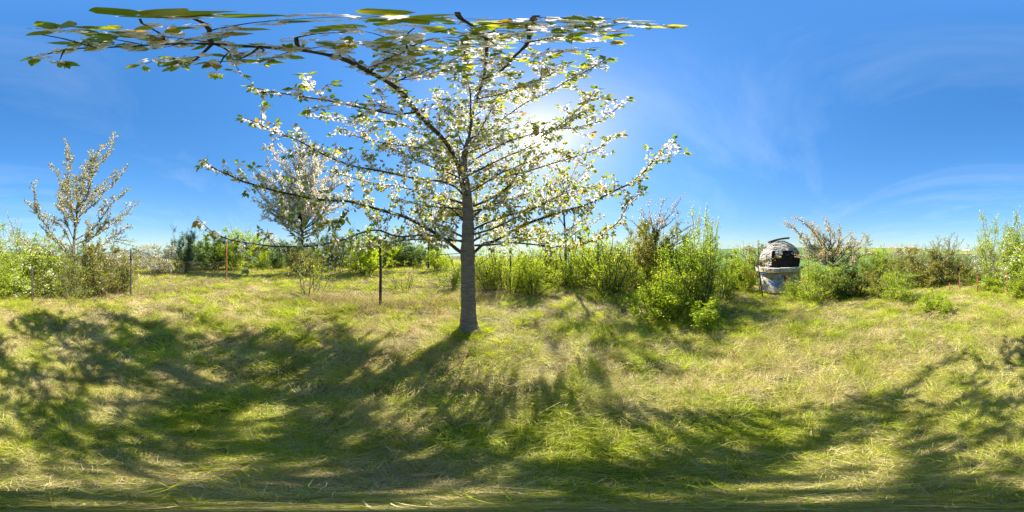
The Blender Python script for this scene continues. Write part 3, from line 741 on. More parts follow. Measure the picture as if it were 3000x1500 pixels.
for px, d, top, w, sd, lab in ((2640, 11.5, 722, 70, 61, 'small greyish blossoming tree left of the two slim pale trees by the far fence'),
                               (2745, 11.0, 693, 55, 62, 'slim pale blossoming tree with bare lower trunk, left of the far rusty posts'),
                               (2792, 11.8, 682, 65, 63, 'taller pale blossoming tree with many upright shoots beside the far rusty posts')):
    tips = [(px + w * a, top + (855 - top) * b, c) for a, b, c in ((0, 0, 0), (-.4, .1, .3), (.45, .12, -.3), (-.8, .3, .2), (.85, .28, .1), (-1, .5, -.2), (1, .48, .2), (.2, .05, .5), (-.2, .08, -.5), (-.6, .2, -.4), (.7, .2, .4), (.5, .4, -.6), (-.5, .45, .6))]
    auto_tree('blossom_tree', lab, px, d, [(px, 845), (px + 2, 810), (px, 790)], tips, sd, r0=0.05, fork=0.5, jitter=.5, twig_every=0.12, twig_len=(0.2, 0.6), cl_step=0.075, sub=True,
              limb_start=0.12, flowers=(1, 2), leaves=(2, 4), flower_r=0.022, leaf_len=(0.04, 0.065), tint_mid=0.5, up=0.6, bark='grey_stem', group='pale trees by the far fence')
auto_tree('sapling', 'thin young tree with bronze leaves standing in front of the ruined hut', 2236, 7.0,
          [(2230, 840), (2224, 800), (2221, 760), (2222, 730)], [(2222, 708, 0, 1), (2262, 758, 0, .7), (2190, 760, .2, .6), (2285, 752, -.1, .75), (2195, 725, .1, .85), (2255, 790, -.2, .5), (2180, 795, 0, .45), (2245, 720, .2, .9)], 67, r0=0.03, twig_every=0.14, twig_len=(0.1, 0.3), cl_step=0.07,
          limb_start=0.1, flowers=(0, 0), leaves=(3, 6), leaf_len=(0.045, 0.075), tint_mid=0.8, bark='dark_bark', sub=True)
auto_tree('sapling', 'thin leaning sapling with pale buds rising at the left edge above the blackthorn', 60, 7.4,
          [(62, 800), (50, 740), (42, 690)], [(16, 618, 0, 1), (55, 635, .2, .85), (32, 650, .1, .9), (5, 660, 0, .8), (80, 700, .3, .7)], 71, r0=0.03, twig_every=0.16, twig_len=(0.1, 0.35), cl_step=0.07,
          limb_start=0.1, flowers=(1, 2), leaves=(1, 2), flower_r=0.02, leaf_len=(0.03, 0.05), tint_mid=0.4, bark='grey_stem')
auto_tree('sapling', 'thin leafy sapling right of the upright cherry, its twig arching over the black post', 318, 6.5,
          [(325, 800), (330, 740), (335, 700)], [(345, 650, 0, 1), (310, 680, .2, .8), (370, 690, -.2, .9), (420, 728, 0, .95), (400, 705, -.1, 1), (360, 740, .2, .7), (300, 730, 0, .6)], 73, r0=0.03, twig_every=0.16, twig_len=(0.1, 0.35), cl_step=0.07,
          limb_start=0.1, flowers=(0, 2), leaves=(1, 3), flower_r=0.019, leaf_len=(0.03, 0.055), tint_mid=0.6, bark='grey_stem')

# ------------------------------------------------------------------ bushes
def bush_geo(seed, stems=11, spread=0.42, leaves=9000, size=0.022, erect=0.5, white=0.0, sides=9, sub=4, low=0.06, droop=0.0, foot=0.2):
    """unit bush: height about 1, radius about 0.5. returns stem tubes, leaf quads + tint, white quads"""
    r = np.random.default_rng(seed)
    tb = Tubes(); P = []; W = []
    def grow(p, d, L, m, curl, up):
        pts = [p]
        for _ in range(m):
            d = unit(d + r.normal(size=3) * curl + np.array([0, 0, up]))
            pts.append(pts[-1] + d * L / m)
        return np.array(pts)
    for s in range(stems):
        a = r.uniform(0, 6.28); lean = abs(r.normal(0, spread)) + 0.06
        d = unit(np.array([math.cos(a) * lean, math.sin(a) * lean, 1.0]))
        L = r.uniform(0.65, 1.02) * (1.0 - 0.25 * lean)
        path = grow(np.array([math.cos(a), math.sin(a), 0]) * foot * math.sqrt(r.random()), d, L, 9, 0.09, 0.03 - droop * 0.1)
        tb.add(path, np.linspace(0.0085, 0.002, 10), 4)
        for k in range(sides):
            t = r.uniform(low, 0.97); i = int(t * 9)
            tan = unit(path[min(i + 1, 9)] - path[max(i - 1, 0)])
            q = grow(path[i], unit(tan * erect + unit(np.cross(tan, rvec(r, 1)[0]))), r.uniform(0.14, 0.36) * (1.15 - t), 5, 0.16, 0.06 - droop * 0.15)
            tb.add(q, np.linspace(0.0034, 0.0014, 6), 3)
            P.append(q[1:]); W.append(np.full(5, 1.0))
            for _ in range(sub):
                j = r.integers(1, 6)
                tn = unit(q[j] - q[j - 1])
                q2 = grow(q[j], unit(tn * 0.6 + rvec(r, 1)[0] * 0.8), r.uniform(0.05, 0.13), 3, 0.2, 0.05)
                tb.add(q2, np.linspace(0.002, 0.001, 4), 3)
                P.append(q2[1:]); W.append(np.full(3, 1.2))
        P.append(path[4:]); W.append(np.full(6, 0.7))
    P = np.concatenate(P); W = np.concatenate(W)
    i = r.choice(len(P), leaves, p=W / W.sum())
    c = P[i] + r.normal(size=(leaves, 3)) * 0.016
    ok = c[:, 2] > 0.01
    c = c[ok]; i = i[ok]; n = len(c)
    k3 = np.array([0.5 / np.percentile(np.hypot(c[:, 0], c[:, 1]), 95)] * 2 + [1.0 / np.percentile(c[:, 2], 98.5)])
    c = c * k3; P = P * k3; tb.v = [v * k3 for v in tb.v]
    clump = r.normal(0.5, 0.2, len(P))[i]
    tint = np.clip(clump + r.normal(0, 0.15, n) , 0, 1)
    q = diamonds(c, rvec(r, n), rvec(r, n) + np.array([0, 0, 0.5]), size * r.uniform(0.7, 1.3, n), 0.32)
    wq = None
    if white > 0:
        m = int(leaves * white); j = r.choice(len(P), m)
        key = np.sin(P[j, 0] * 9 + seed) * np.sin(P[j, 1] * 9 + 1.3) * np.sin(P[j, 2] * 8 + 0.4 * seed)
        j = j[key > -0.15]; m = len(j)
        wq = diamonds(P[j] + r.normal(size=(m, 3)) * 0.016, rvec(r, m), rvec(r, m), size * r.uniform(0.6, 1.1, m), 0.45)
    return tb, q, tint, wq
PROTO = {}
def bush_proto(key):
    if key in PROTO: return PROTO[key]
    kw, mat, stem = BUSH_KINDS[key]
    tb, q, t, wq = bush_geo(**kw)
    PROTO[key] = (tb.mesh('stems', M[stem]), quads_mesh('foliage', q, M[mat], t), None if wq is None else quads_mesh('blossom', wq, M['petal'], np.random.default_rng(1).random(len(wq))))
    return PROTO[key]
BUSH_KINDS = {
    'bright_a': (dict(seed=1, leaves=10500, stems=15, size=0.025), 'bush_bright', 'grey_stem'),
    'bright_b': (dict(seed=2, leaves=12500, stems=17, spread=0.5, size=0.025), 'bush_bright', 'grey_stem'),
    'bright_c': (dict(seed=3, leaves=9500, stems=13, erect=0.8, size=0.021), 'bush_mid', 'grey_stem'),
    'airy': (dict(seed=4, foot=0.1, leaves=10000, stems=18, erect=0.9, spread=0.4, size=0.017), 'bush_bright', 'grey_stem'),
    'airy2': (dict(seed=24, foot=0.2, leaves=10000, stems=19, erect=0.7, spread=0.6, size=0.018), 'bush_bright', 'grey_stem'),
    'hawthorn': (dict(seed=25, foot=0.06, leaves=15000, stems=15, spread=0.6, erect=0.7, sides=13, sub=5, size=0.018, low=0.12), 'bush_mid', 'dark_bark'),
    'hawthorn_b': (dict(seed=26, foot=0.14, leaves=14000, stems=17, spread=0.6, erect=0.6, sides=12, sub=5, size=0.019, low=0.06), 'bush_bright', 'grey_stem'),
    'dark_a': (dict(seed=5, leaves=15000, stems=16, size=0.025), 'bush_dark', 'dark_bark'),
    'blue': (dict(seed=6, leaves=13000, stems=13, erect=0.9, spread=0.28), 'spruce_leaf', 'dark_bark'),
    'olive': (dict(seed=7, leaves=12000, stems=15, size=0.024), 'bush_olive', 'grey_stem'),
    'sparse': (dict(seed=8, leaves=1100, stems=9, spread=0.4, size=0.02, erect=0.8, sides=7, sub=3), 'bush_bright', 'grey_stem'),
    'thorn_a': (dict(seed=9, leaves=7500, stems=15, white=0.8, size=0.02), 'bush_olive', 'grey_stem'),
    'thorn_b': (dict(seed=10, leaves=11000, stems=15, white=0.22, size=0.023, erect=0.8), 'bush_bright', 'grey_stem'),
    'shoot': (dict(seed=12, leaves=11000, stems=14, spread=0.3, erect=1.1, white=0.12, size=0.018), 'bush_bright', 'grey_stem'),
    'low': (dict(seed=13, foot=0.12, leaves=6500, stems=18, spread=0.7, size=0.036, sides=7, low=0.2, erect=0.7), 'bush_bright', 'grey_stem'),
    'orchard': (dict(seed=14, leaves=1500, stems=9, spread=0.5, size=0.05, white=0.5), 'bush_dark', 'dark_bark'),
    'orchard_b': (dict(seed=15, leaves=1500, stems=9, spread=0.5, size=0.05), 'bush_dark', 'dark_bark'),
}
def bush(key, px, d, top, wpx, label, name='bush', group=None, rot=None, depth=1.0, h=None, sink=0.03):
    b = G(px, d)
    _, e = azel(px, top)
    hh = (CAM_Z + d * math.tan(e) - b[2]) * 1.13 if h is None else h
    w = 2 * d * math.tan(R(wpx * 0.12 / 2)) * 1.32
    b[2] -= sink
    st, fo, wh = bush_proto(key)
    root = empty(name, b, label, 'bush' if name != 'orchard_tree' else 'tree', group)
    root.rotation_euler = (0, 0, float(rng.uniform(0, 6.28)) if rot is None else rot)
    root.scale = (w, w * depth, hh)
    link(bpy.data.objects.new('stems', st), root)
    link(tag(bpy.data.objects.new('foliage', fo), kind='stuff'), root)
    if wh is not None: link(tag(bpy.data.objects.new('blossom', wh), kind='stuff'), root)
    return root
GA, GB, GC, GD = 'bushes along the left fence', 'bushes beyond the fence', 'bushes right of the big tree', 'bushes by the ruined hut and the far fence'
for a in (
    # left edge and foot of the upright cherry
    ('thorn_b', 40, 7.6, 690, 190, 'blackthorn with white blossom at the left edge, below the pale leaning sapling', GA),
    ('thorn_b', 130, 6.5, 735, 150, 'blackthorn dotted with white blossom just left of the upright cherry trunk', GA),
    ('airy', 215, 6.0, 745, 120, 'loose green bush round the foot of the upright cherry', GA),
    ('olive', 305, 6.3, 740, 130, 'olive brown bush between the upright cherry and the black fence post', GA),
    ('bright_a', 20, 6.7, 780, 120, 'low yellow green bush at the far left edge in front of the blackthorn', GA),
    ('bright_c', 340, 6.6, 790, 80, 'small leafy bush crowding the foot of the leftmost tall black post', GA),
    ('thorn_a', 100, 11, 715, 130, 'hazy blackthorn thicket far behind the blackthorns at the left edge', GA),
    ('thorn_a', 300, 14, 735, 130, 'low blackthorn far behind the upright cherry', GA),
    # beyond the fence on the left
    ('thorn_a', 470, 12, 728, 110, 'whitish blackthorn bush beyond the chain link mesh', GB),
    ('thorn_a', 400, 17, 735, 100, 'distant whitish bush seen through the chain link mesh beside the black post', GB),
    ('blue', 530, 12.0, 692, 62, 'dark bluish green bush with upright tips, first one left of the red rusty post', GB),
    ('dark_a', 610, 13.5, 712, 90, 'dark green rounded bush hard against the red rusty post', GB),
    ('bright_a', 700, 13.0, 690, 95, 'bright green bush just right of the red rusty post', GB),
    ('bright_b', 765, 15, 710, 80, 'bright green bush left of the dark trunked blossom tree', GB),
    ('thorn_a', 770, 19, 695, 110, 'white blossoming thicket showing behind the bright green bushes', GB),
    ('dark_a', 820, 13.2, 728, 62, 'small dark green bush left of the dark blossom tree trunk', GB),
    ('olive', 890, 9.8, 735, 90, 'low shady bush under the dark trunked blossom tree', GB),
    ('blue', 985, 11.5, 692, 80, 'dark bluish green bush left of the tall black post', GB),
    ('bright_b', 1060, 10.2, 690, 110, 'bright green bush right behind the tall black post', GB),
    ('bright_c', 930, 12.5, 720, 75, 'light green bush between the dark trunk and the bluish bush', GB),
    ('dark_a', 1190, 16, 715, 100, 'dark green bush on the rise left of the big trunk', GB),
    ('bright_a', 1290, 12, 735, 70, 'light green bush peeping out left of the big trunk', GB),
    ('bright_c', 560, 16.5, 705, 80, 'pale far bush between the bluish bush and the dark rounded bush', GB),
    ('bright_b', 655, 17, 705, 90, 'far bright bush showing behind the red rusty post', GB),
    ('dark_a', 850, 17, 715, 100, 'far dark bush behind the dark trunked blossom tree', GB),
    ('bright_a', 1120, 14.5, 712, 100, 'far light bush right of the tall black post', GB),
    ('thorn_a', 1015, 16, 708, 110, 'far whitish bush behind the bluish bush near the tall black post', GB),
    ('bright_c', 1240, 17, 722, 90, 'farthest light bush on the rise left of the big trunk', GB),
    ('sparse', 905, 5.6, 735, 110, 'sparse twiggy budding bush at the torn end of the mesh', GB),
    ('sparse', 1180, 6.2, 790, 80, 'few dry twigs with buds growing through the sagging mesh', GB),
    ('bright_c', 1320, 6.8, 770, 60, 'small loose green bush in the mesh just left of the big trunk', GB),
    # right of the trunk
    ('airy', 1430, 7.2, 755, 100, 'airy green bush right beside the big trunk', GC),
    ('airy2', 1495, 6.6, 735, 110, 'loose green bush around the short dark post', GC),
    ('hawthorn_b', 1560, 6.1, 765, 110, 'bright green bush with drooping shoots, right of the short dark post', GC),
    ('airy', 1600, 10.5, 720, 120, 'airy green bush behind the slender cherry trunk', GC),
    ('airy2', 1690, 9.2, 715, 110, 'green bush at the foot of the slender cherry trunk', GC),
    ('airy', 1785, 7.0, 715, 150, 'many stemmed open bush with bare thin stems at its foot', GC),
    ('airy2', 1730, 11.5, 700, 120, 'tall green bush farther back between the slender cherry and the gnarled tree', GC),
    ('olive', 1870, 8.2, 690, 110, 'olive bush left of the gnarled tree', GC),
    ('olive', 1935, 8.3, 670, 110, 'brownish leaved bush wrapping the gnarled tree trunk', GC),
    ('dark_a', 1970, 9.0, 720, 110, 'dark bush in the shade right of the gnarled tree', GC),
    ('hawthorn', 2050, 5.2, 722, 175, 'big bright green hawthorn with dense rounded crown', GC),
    ('shoot', 2062, 5.3, 650, 75, 'tall hawthorn shoots rising from the big bright hawthorn', GC),
    ('hawthorn_b', 1965, 4.8, 795, 135, 'leafy hawthorn leaning left of the big bright hawthorn', GC),
    ('low', 1915, 4.1, 845, 125, 'low spreading yellow green bush in front, left one of the pair at the clearing edge', GC),
    ('low', 2060, 3.9, 885, 135, 'low spreading yellow green bush in front, right one of the pair at the clearing edge', GC),
    ('bright_c', 2110, 6.2, 760, 75, 'green bush at the right flank of the big bright hawthorn', GC),
    ('bright_c', 1400, 9.8, 748, 90, 'pale green bush far behind, showing just right of the big trunk', GC),
    ('airy2', 1465, 9.5, 742, 110, 'rounded green bush standing behind the loose bush of the short dark post', GC),
    ('airy', 1545, 8.6, 752, 120, 'thin leaved bush behind the drooping bright bush', GC),
    ('airy2', 1640, 8.0, 765, 110, 'leafy bush in front of the slender cherry trunk', GC),
    ('airy2', 1755, 9.0, 745, 110, 'dense green bush right behind the many stemmed open bush', GC),
    ('airy2', 1840, 7.4, 772, 110, 'green bush between the many stemmed bush and the olive bush', GC),
    # hut and far right
    ('bright_b', 2175, 8.6, 752, 90, 'light green bush against the left side of the ruined hut', GD),
    ('bright_c', 2215, 10.6, 742, 70, 'green bush behind the left side of the ruined hut', GD),
    ('thorn_a', 2195, 13, 735, 90, 'whitish bush farther back left of the ruined hut', GD),
    ('hawthorn_b', 2325, 6.6, 830, 75, 'small bright bush in front of the graffiti wall', GD),
    ('hawthorn_b', 2392, 6.7, 780, 120, 'bright green bush covering the right side of the ruined hut', GD),
    ('dark_a', 2475, 7.3, 778, 110, 'deep green bush under the low spreading cherry', GD),
    ('olive', 2545, 7.3, 800, 90, 'mixed green and brown bush between the deep green and the large bright bush', GD),
    ('hawthorn_b', 2625, 6.6, 800, 120, 'large bright green bush in front of the pale blossoming trees', GD),
    ('olive', 2590, 9.0, 770, 90, 'olive bush behind the large bright green bush', GD),
    ('olive', 2700, 10.4, 775, 90, 'olive bush beneath the slim pale trees', GD),
    ('thorn_a', 2660, 12.5, 745, 110, 'greyish blossoming bush behind the slim pale trees', GD),
    ('olive', 2655, 10.8, 738, 110, 'brown green bush filling the gap behind the large bright green bush', GD),
    ('olive', 2765, 11.6, 745, 100, 'brown green bush between the two slim pale trees', GD),
    ('bright_c', 2865, 11.0, 790, 90, 'light green bush just behind the middle far rusty posts', GD),
    ('bright_a', 2570, 9.6, 745, 90, 'light green bush right of the low spreading cherry', GD),
    ('low', 2735, 4.9, 862, 78, 'small yellow green bush standing alone in the sunlit clearing', GD),
    ('olive', 2830, 12.3, 775, 90, 'olive bush by the gap to the green field', GD),
    ('bright_c', 2825, 10.5, 835, 70, 'low green bush at the foot of the far rusty posts', GD),
    ('thorn_a', 2895, 12.0, 735, 100, 'tall whitish bush behind the far rusty posts', GD),
    ('shoot', 2945, 9.2, 655, 130, 'tall bush with upright shoots at the right edge', GD),
    ('bright_b', 2920, 9.0, 805, 110, 'low green bush wrapped round the rightmost far post', GD),
    ('thorn_b', 2990, 8.0, 720, 110, 'white flecked blackthorn at the very right edge', GD),
):
    bush(a[0], a[1], a[2], a[3], a[4], a[5], group=a[6])
for k in range(26):
    v = rng.uniform(160, 200); w = 5 + 8.0 * k + rng.uniform(-3, 3)
    x = 0.94 * v + 0.342 * w; y = -0.342 * v + 0.94 * w
    px = (math.degrees(math.atan2(x, y)) / 360 + 0.5) * 3000; d = math.hypot(x, y)
    bush(('orchard', 'orchard_b')[k % 2], px, d, 750, 7.0 / d / R(1) * 8.33, 'greyish tree in the orchard row across the valley', name='orchard_tree', group='orchard row across the valley', h=float(rng.uniform(5.5, 8.5)))

for k in range(34):
    px = (-330 + 48 * k + rng.uniform(-14, 14)) % 3000; d = float(rng.uniform(38, 60))
    bush(('orchard_b', 'orchard', 'orchard_b')[k % 3], px, d, 750, 5.5 / d / R(1) * 8.33, 'small dim tree in the far tree line behind the left fence', name='orchard_tree', group='far tree line behind the left fence', h=float(rng.uniform(2.6, 4.6)))

# ------------------------------------------------------------------ fences
def post(px, yb, yt, mat, root, label=None, rad=0.036):
    b, d = ground_at(px, yb)
    _, e = azel(px, yt)
    t = np.array([b[0], b[1], CAM_Z + d * math.tan(e)])
    mb = MB()
    mb.tube([b - np.array([0, 0, 0.3]), b, (b + t) / 2 + rng.normal(size=3) * 0.006, t - np.array([0, 0, 0.015]), t], [rad, rad, rad * 0.97, rad, rad * 0.7], 8)
    o = mb.build('post', M[mat], root, np.array(root.location), smooth=True)
    if label: o['label'] = label
    return b, t
def mesh_panel(root, A, B, hA, hB, sag=0.1, cell=0.1, wire=0.0052, lean=0.0, low=0.02):
    """woven diamond mesh from foot A to foot B, top heights hA, hB"""
    A = np.asarray(A, float); B = np.asarray(B, float)
    Lh = np.linalg.norm((B - A)[:2]); d = (B - A) / Lh; d[2] = 0
    nrm = np.array([-d[1], d[0], 0])
    def pt(s, h):
        x, y = A[0] + d[0] * s, A[1] + d[1] * s
        t = s / Lh
        top = hA + (hB - hA) * t - sag * 4 * t * (1 - t) + 0.03 * math.sin(s * 5.1)
        return np.array([x, y, float(H(x, y)) + low + h * top]) + nrm * (0.03 * math.sin(s * 3 + h * 4) + lean * h)
    tb = Tubes()
    n = int(Lh / cell); rows = int(max(hA, hB) / cell)
    for i in range(n):
        s0 = i * cell
        for off in (0,):
            p = [pt(min(Lh, s0 + cell * (0.5 + 0.56 * (1 if k % 2 else -1))), k / rows) + nrm * 0.004 * (1 if k % 2 else -1) for k in range(rows + 1)]
            tb.add(p, wire, 3)
    for h in (1.0, 0.04):
        tb.add([pt(s, h) for s in np.linspace(0, Lh, 40)], wire * 1.3, 3)
    o = bpy.data.objects.new('wire_mesh', tb.mesh('wire_mesh', M['wire'], np.array(root.location)))
    link(o, root)
gb, _ = ground_at(383, 872)
fence = empty('chain_link_fence', gb, 'old chain link fence with iron posts along the left side, mesh still standing', 'fence')
f0 = post(95, 888, 775, 'black_iron', fence)
f1 = post(383, 874, 731, 'black_iron', fence, 'upright blackened post')
f2 = post(663, 826, 712, 'rust', fence, 'red rusty corner post')
mesh_panel(fence, f0[0], f1[0], 1.6, 1.75, 0.08)
mesh_panel(fence, f1[0], f2[0], 1.75, 1.0, 0.25)
gb, _ = ground_at(1114, 898)
fence2 = empty('chain_link_fence', gb, 'collapsed chain link fence with tall black post left of the big trunk', 'fence')
f3 = post(1114, 898, 688, 'black_iron', fence2, 'tall black post', 0.04)
f4 = post(1495, 862, 745, 'black_iron', fence2, 'short dark post hidden in bushes', 0.026)
A9, _ = ground_at(915, 872)
mesh_panel(fence2, A9, f3[0], 0.85, 1.1, 0.08)
mesh_panel(fence2, f3[0], f4[0], 0.95, 1.3, 0.15)
gb, _ = ground_at(2863, 858)
fence3 = empty('wire_fence', gb, 'row of thin red rusty posts with wires beside the far field', 'fence')
pp = [post(2782, 856, 828, 'rust', fence3, rad=0.03), post(2812, 850, 815, 'rust', fence3, rad=0.03), post(2863, 858, 806, 'rust', fence3, rad=0.035), post(2951, 858, 797, 'rust', fence3, rad=0.035)]
tb = Tubes()
for h in (0.45, 0.95):
    for (b, t), (b2, t2) in zip(pp[:-1], pp[1:]):
        tb.add([b + (t - b) * h, (b + b2) / 2 + ((t + t2) - (b + b2)) / 2 * (h - 0.04), b2 + (t2 - b2) * h], 0.003, 3)
link(bpy.data.objects.new('wire', tb.mesh('wire', M['wire'], np.array(fence3.location))), fence3)
# fallen rail behind the trunk
a_, d_ = ground_at(1388, 862); b_, _ = ground_at(1478, 858)
mb = MB(); up = np.array([0, 0, 0.12])
mb.tube([a_ + up, (a_ + b_) / 2 + up * 1.15, b_ + up * 1.25], [0.045, 0.05, 0.045], 8)
mb.tube([a_ * 0.2 + b_ * 0.8 + up * 1.2, a_ * 0.2 + b_ * 0.8 - up * 0.4 + np.array([0.05, 0.02, 0])], [0.03, 0.025], 6)
mb.tube([a_ * 0.9 + b_ * 0.1 + up * 1.1, a_ * 0.9 + b_ * 0.1 - up * 0.4 + np.array([-0.04, 0.02, 0])], [0.03, 0.025], 6)
tag(mb.build('fallen_rail', M['dark_bark'], None, None, True), 'dark fallen fence rail lying low behind the big trunk', 'rail')

# ------------------------------------------------------------------ ruined round hut
def hut():
    PX, DC = 2285, 8.5
    c = G(PX, DC)
    z0 = c[2]
    a0, _ = azel(PX, 750)
    toward = np.array([-math.sin(a0), -math.cos(a0), 0]); right = np.array([math.cos(a0), -math.sin(a0), 0])   # to the viewer, to the viewer's right
    root = empty('ruined_hut', c, 'small round derelict hut with graffiti wall and broken slate dome roof', 'hut')
    def at(th, rad, z):           # th: 0 faces the clearing, positive to the right
        return np.array([c[0], c[1], 0]) + (toward * math.cos(th) + right * math.sin(th)) * rad + np.array([0, 0, z])
    N = 48
    zb, zw, zl = z0 + 0.16, z0 + 1.16, z0 + 1.36
    def lathe(prof, n=N, off=0.0, close=True):
        mb = MB(); v = []; f = []
        k = len(prof)
        for i in range(n):
            for rad, z in prof: v.append(at(i / n * 2 * math.pi + off, rad, z))
        for i in range(n):
            j = (i + 1) % n
            for m in range(k - 1): f.append((i * k + m, j * k + m, j * k + m + 1, i * k + m + 1))
        mb.add(v, f)
        return mb
    RW = 1.08
    wall = lathe([(0.05, zb), (RW - 0.03, zb), (RW, zb + 0.04), (RW, zw), (0.05, zw)]).build('wall', M['concrete'], root, c)
    ft = lathe([(0.0, z0 - 0.3), (0.85, z0 - 0.3), (0.85, zb + 0.01)]).build('footing', M['char'], root, c)
    for th in (-0.75, 0.02, 0.8, 1.7, -1.7):
        mb = MB(); mb.tube([at(th, 0.97, z0 - 0.15), at(th, 0.97, zb + 0.01)], 0.035, 8); mb.build('leg', M['concrete'], root, c, True)
    # cornice of separate concrete blocks
    nb = 12
    for k in range(nb):
        t0, t1 = k / nb * 2 * math.pi + 0.012, (k + 1) / nb * 2 * math.pi - 0.012
        mb = MB(); v = []; f = []
        m = 6; tilt = rng.normal() * 0.012
        prof = [(RW - 0.12, zw + 0.004), (RW + 0.19, zw + 0.004), (RW + 0.2, zl), (RW - 0.12, zl + 0.02)]
        for i in range(m):
            th = t0 + (t1 - t0) * i / (m - 1)
            for rad, z in prof: v.append(at(th, rad, z + tilt))
        for i in range(m - 1):
            for q in range(4): f.append((i * 4 + q, (i + 1) * 4 + q, (i + 1) * 4 + (q + 1) % 4, i * 4 + (q + 1) % 4))
        f += [(0, 1, 2, 3), tuple((m - 1) * 4 + q for q in (3, 2, 1, 0))]
        mb.add(v, f); mb.build('cornice_block', M['concrete'], root, c)
    # dome: eight facets
    off = math.pi / 8 + R(2)
    prof = [(1.06, zl + 0.0), (1.11, zl + 0.32), (1.08, zl + 0.58), (0.96, zl + 0.84), (0.75, zl + 1.06), (0.46, zl + 1.23), (0.2, zl + 1.32), (0.02, zl + 1.35)]
    roof = lathe([(r_ - 0.03, z_) for r_, z_ in prof], 8, off).build('roof', M['char'], root, c)
    # slates, row by row
    pz = np.array([p[1] for p in prof]); pr = np.array([p[0] for p in prof])
    ar = np.concatenate([[0], np.cumsum(np.hypot(np.diff(pr), np.diff(pz)))])
    rr = np.random.default_rng(77)
    rows = np.arange(0.03, ar[-2] - 0.05, 0.098)
    protos = {}
    for fct in range(8):
        th0 = off + fct * math.pi / 4; th1 = th0 + math.pi / 4
        mid = ((th0 + th1) / 2 + math.pi) % (2 * math.pi) - math.pi
        if abs(mid) > 2.2: continue
        for ri, s in enumerate(rows):
            rad0, z_0 = np.interp(s, ar, pr), np.interp(s, ar, pz)
            rad1, z_1 = np.interp(s + 0.135, ar, pr), np.interp(s + 0.135, ar, pz)
            L0, R0 = at(th0, rad0, z_0), at(th1, rad0, z_0); L1, R1 = at(th0, rad1, z_1), at(th1, rad1, z_1)
            wdt = np.linalg.norm(R0 - L0); ns = max(1, int(round(wdt / 0.165)))
            for k in range(ns):
                u = (k + 0.5) / ns
                # torn area low on the facets that face the clearing and to the right
                tear = (0.66 if mid > -0.15 else 0.3 if mid > -0.6 else 0.0) + 0.14 * math.sin(u * 7 + fct * 2.1) + 0.06 * math.sin(u * 17 + fct)
                if s < tear and not (rr.random() < 0.05 and s > 0.25): continue
                if rr.random() < 0.03: continue
                p0 = L0 + (R0 - L0) * u; p1 = L1 + (R1 - L1) * u
                ex = unit(R0 - L0); ey = unit(p1 - p0); en = unit(np.cross(ex, ey))
                if np.dot(en, p0 - np.array([c[0], c[1], p0[2] - 0.3])) < 0: en = -en
                key = (round(wdt / ns, 2), ri % 3)
                if key not in protos:
                    w, h, t = key[0] * 0.49, 0.145, 0.007
                    me = bpy.data.meshes.new('slate')
                    cut = 0.02 + 0.01 * key[1]
                    o2 = [(-w, cut), (-w * 0.5, 0), (w * 0.6, 0.004), (w, cut * 0.8), (w, h), (-w, h)]
                    v = [(x, y, 0) for x, y in o2] + [(x, y, t) for x, y in o2]
                    f = [(5, 4, 3, 2, 1, 0), (6, 7, 8, 9, 10, 11)] + [(i, (i + 1) % 6, 6 + (i + 1) % 6, 6 + i) for i in range(6)]
                    me.from_pydata(v, [], f); me.materials.append(M['slate'] if key[1] else M['slate2'])
                    protos[key] = me
                o = bpy.data.objects.new('slate', protos[key]); link(o, roof)
                tilt = 0.10 + abs(rr.normal()) * 0.09; rot = rr.normal() * 0.09
                m3 = np.stack([ex, ey, en], 1)
                pos = p0 + en * 0.012 + ex * rr.normal() * 0.012 + ey * rr.normal() * 0.012 + en * abs(rr.normal()) * 0.008 - c
                o.matrix_basis = Matrix.Translation(Vector(pos)) @ Matrix(m3.tolist()).to_4x4() @ Matrix.Rotation(-tilt, 4, 'X') @ Matrix.Rotation(rot, 4, 'Z')
    # bent sheet on top
    mb = MB()
    v = []; f = []
    K = 9
    for i in range(K):
        t = i / (K - 1); x = -0.62 + 1.12 * t; z = zl + 1.24 + 0.24 * t - 0.05 * (1 - (2 * t - 1) ** 2) * -1
        for s in (-0.32, 0.32):
            for dz in (0, 0.012): v.append(np.array([c[0], c[1], 0]) + right * x + toward * s + np.array([0, 0, z + dz + 0.03 * s]))
    for i in range(K - 1):
        a = i * 4; b = a + 4
        f += [(a, b, b + 2, a + 2), (a + 1, a + 3, b + 3, b + 1), (a, a + 1, b + 1, b), (a + 2, b + 2, b + 3, a + 3)]
    f += [(0, 2, 3, 1), ((K - 1) * 4, (K - 1) * 4 + 1, (K - 1) * 4 + 3, (K - 1) * 4 + 2)]
    mb.add(v, f); o = mb.build('roof_sheet', M['tin'], root, c); o['label'] = 'bent dark metal sheet lying across the roof top'
    # graffiti: sprayed strokes following the wall
    def hit(px, py, rad):
        d = raydir(px, py); o = np.array([0, 0, CAM_Z]) - np.array([c[0], c[1], 0])
        A = d[0] ** 2 + d[1] ** 2; B = 2 * (o[0] * d[0] + o[1] * d[1]); Cc = o[0] ** 2 + o[1] ** 2 - rad ** 2
        D = B * B - 4 * A * Cc
        t = (-B - math.sqrt(max(D, 0))) / (2 * A)
        return np.array([0, 0, CAM_Z]) + d * t
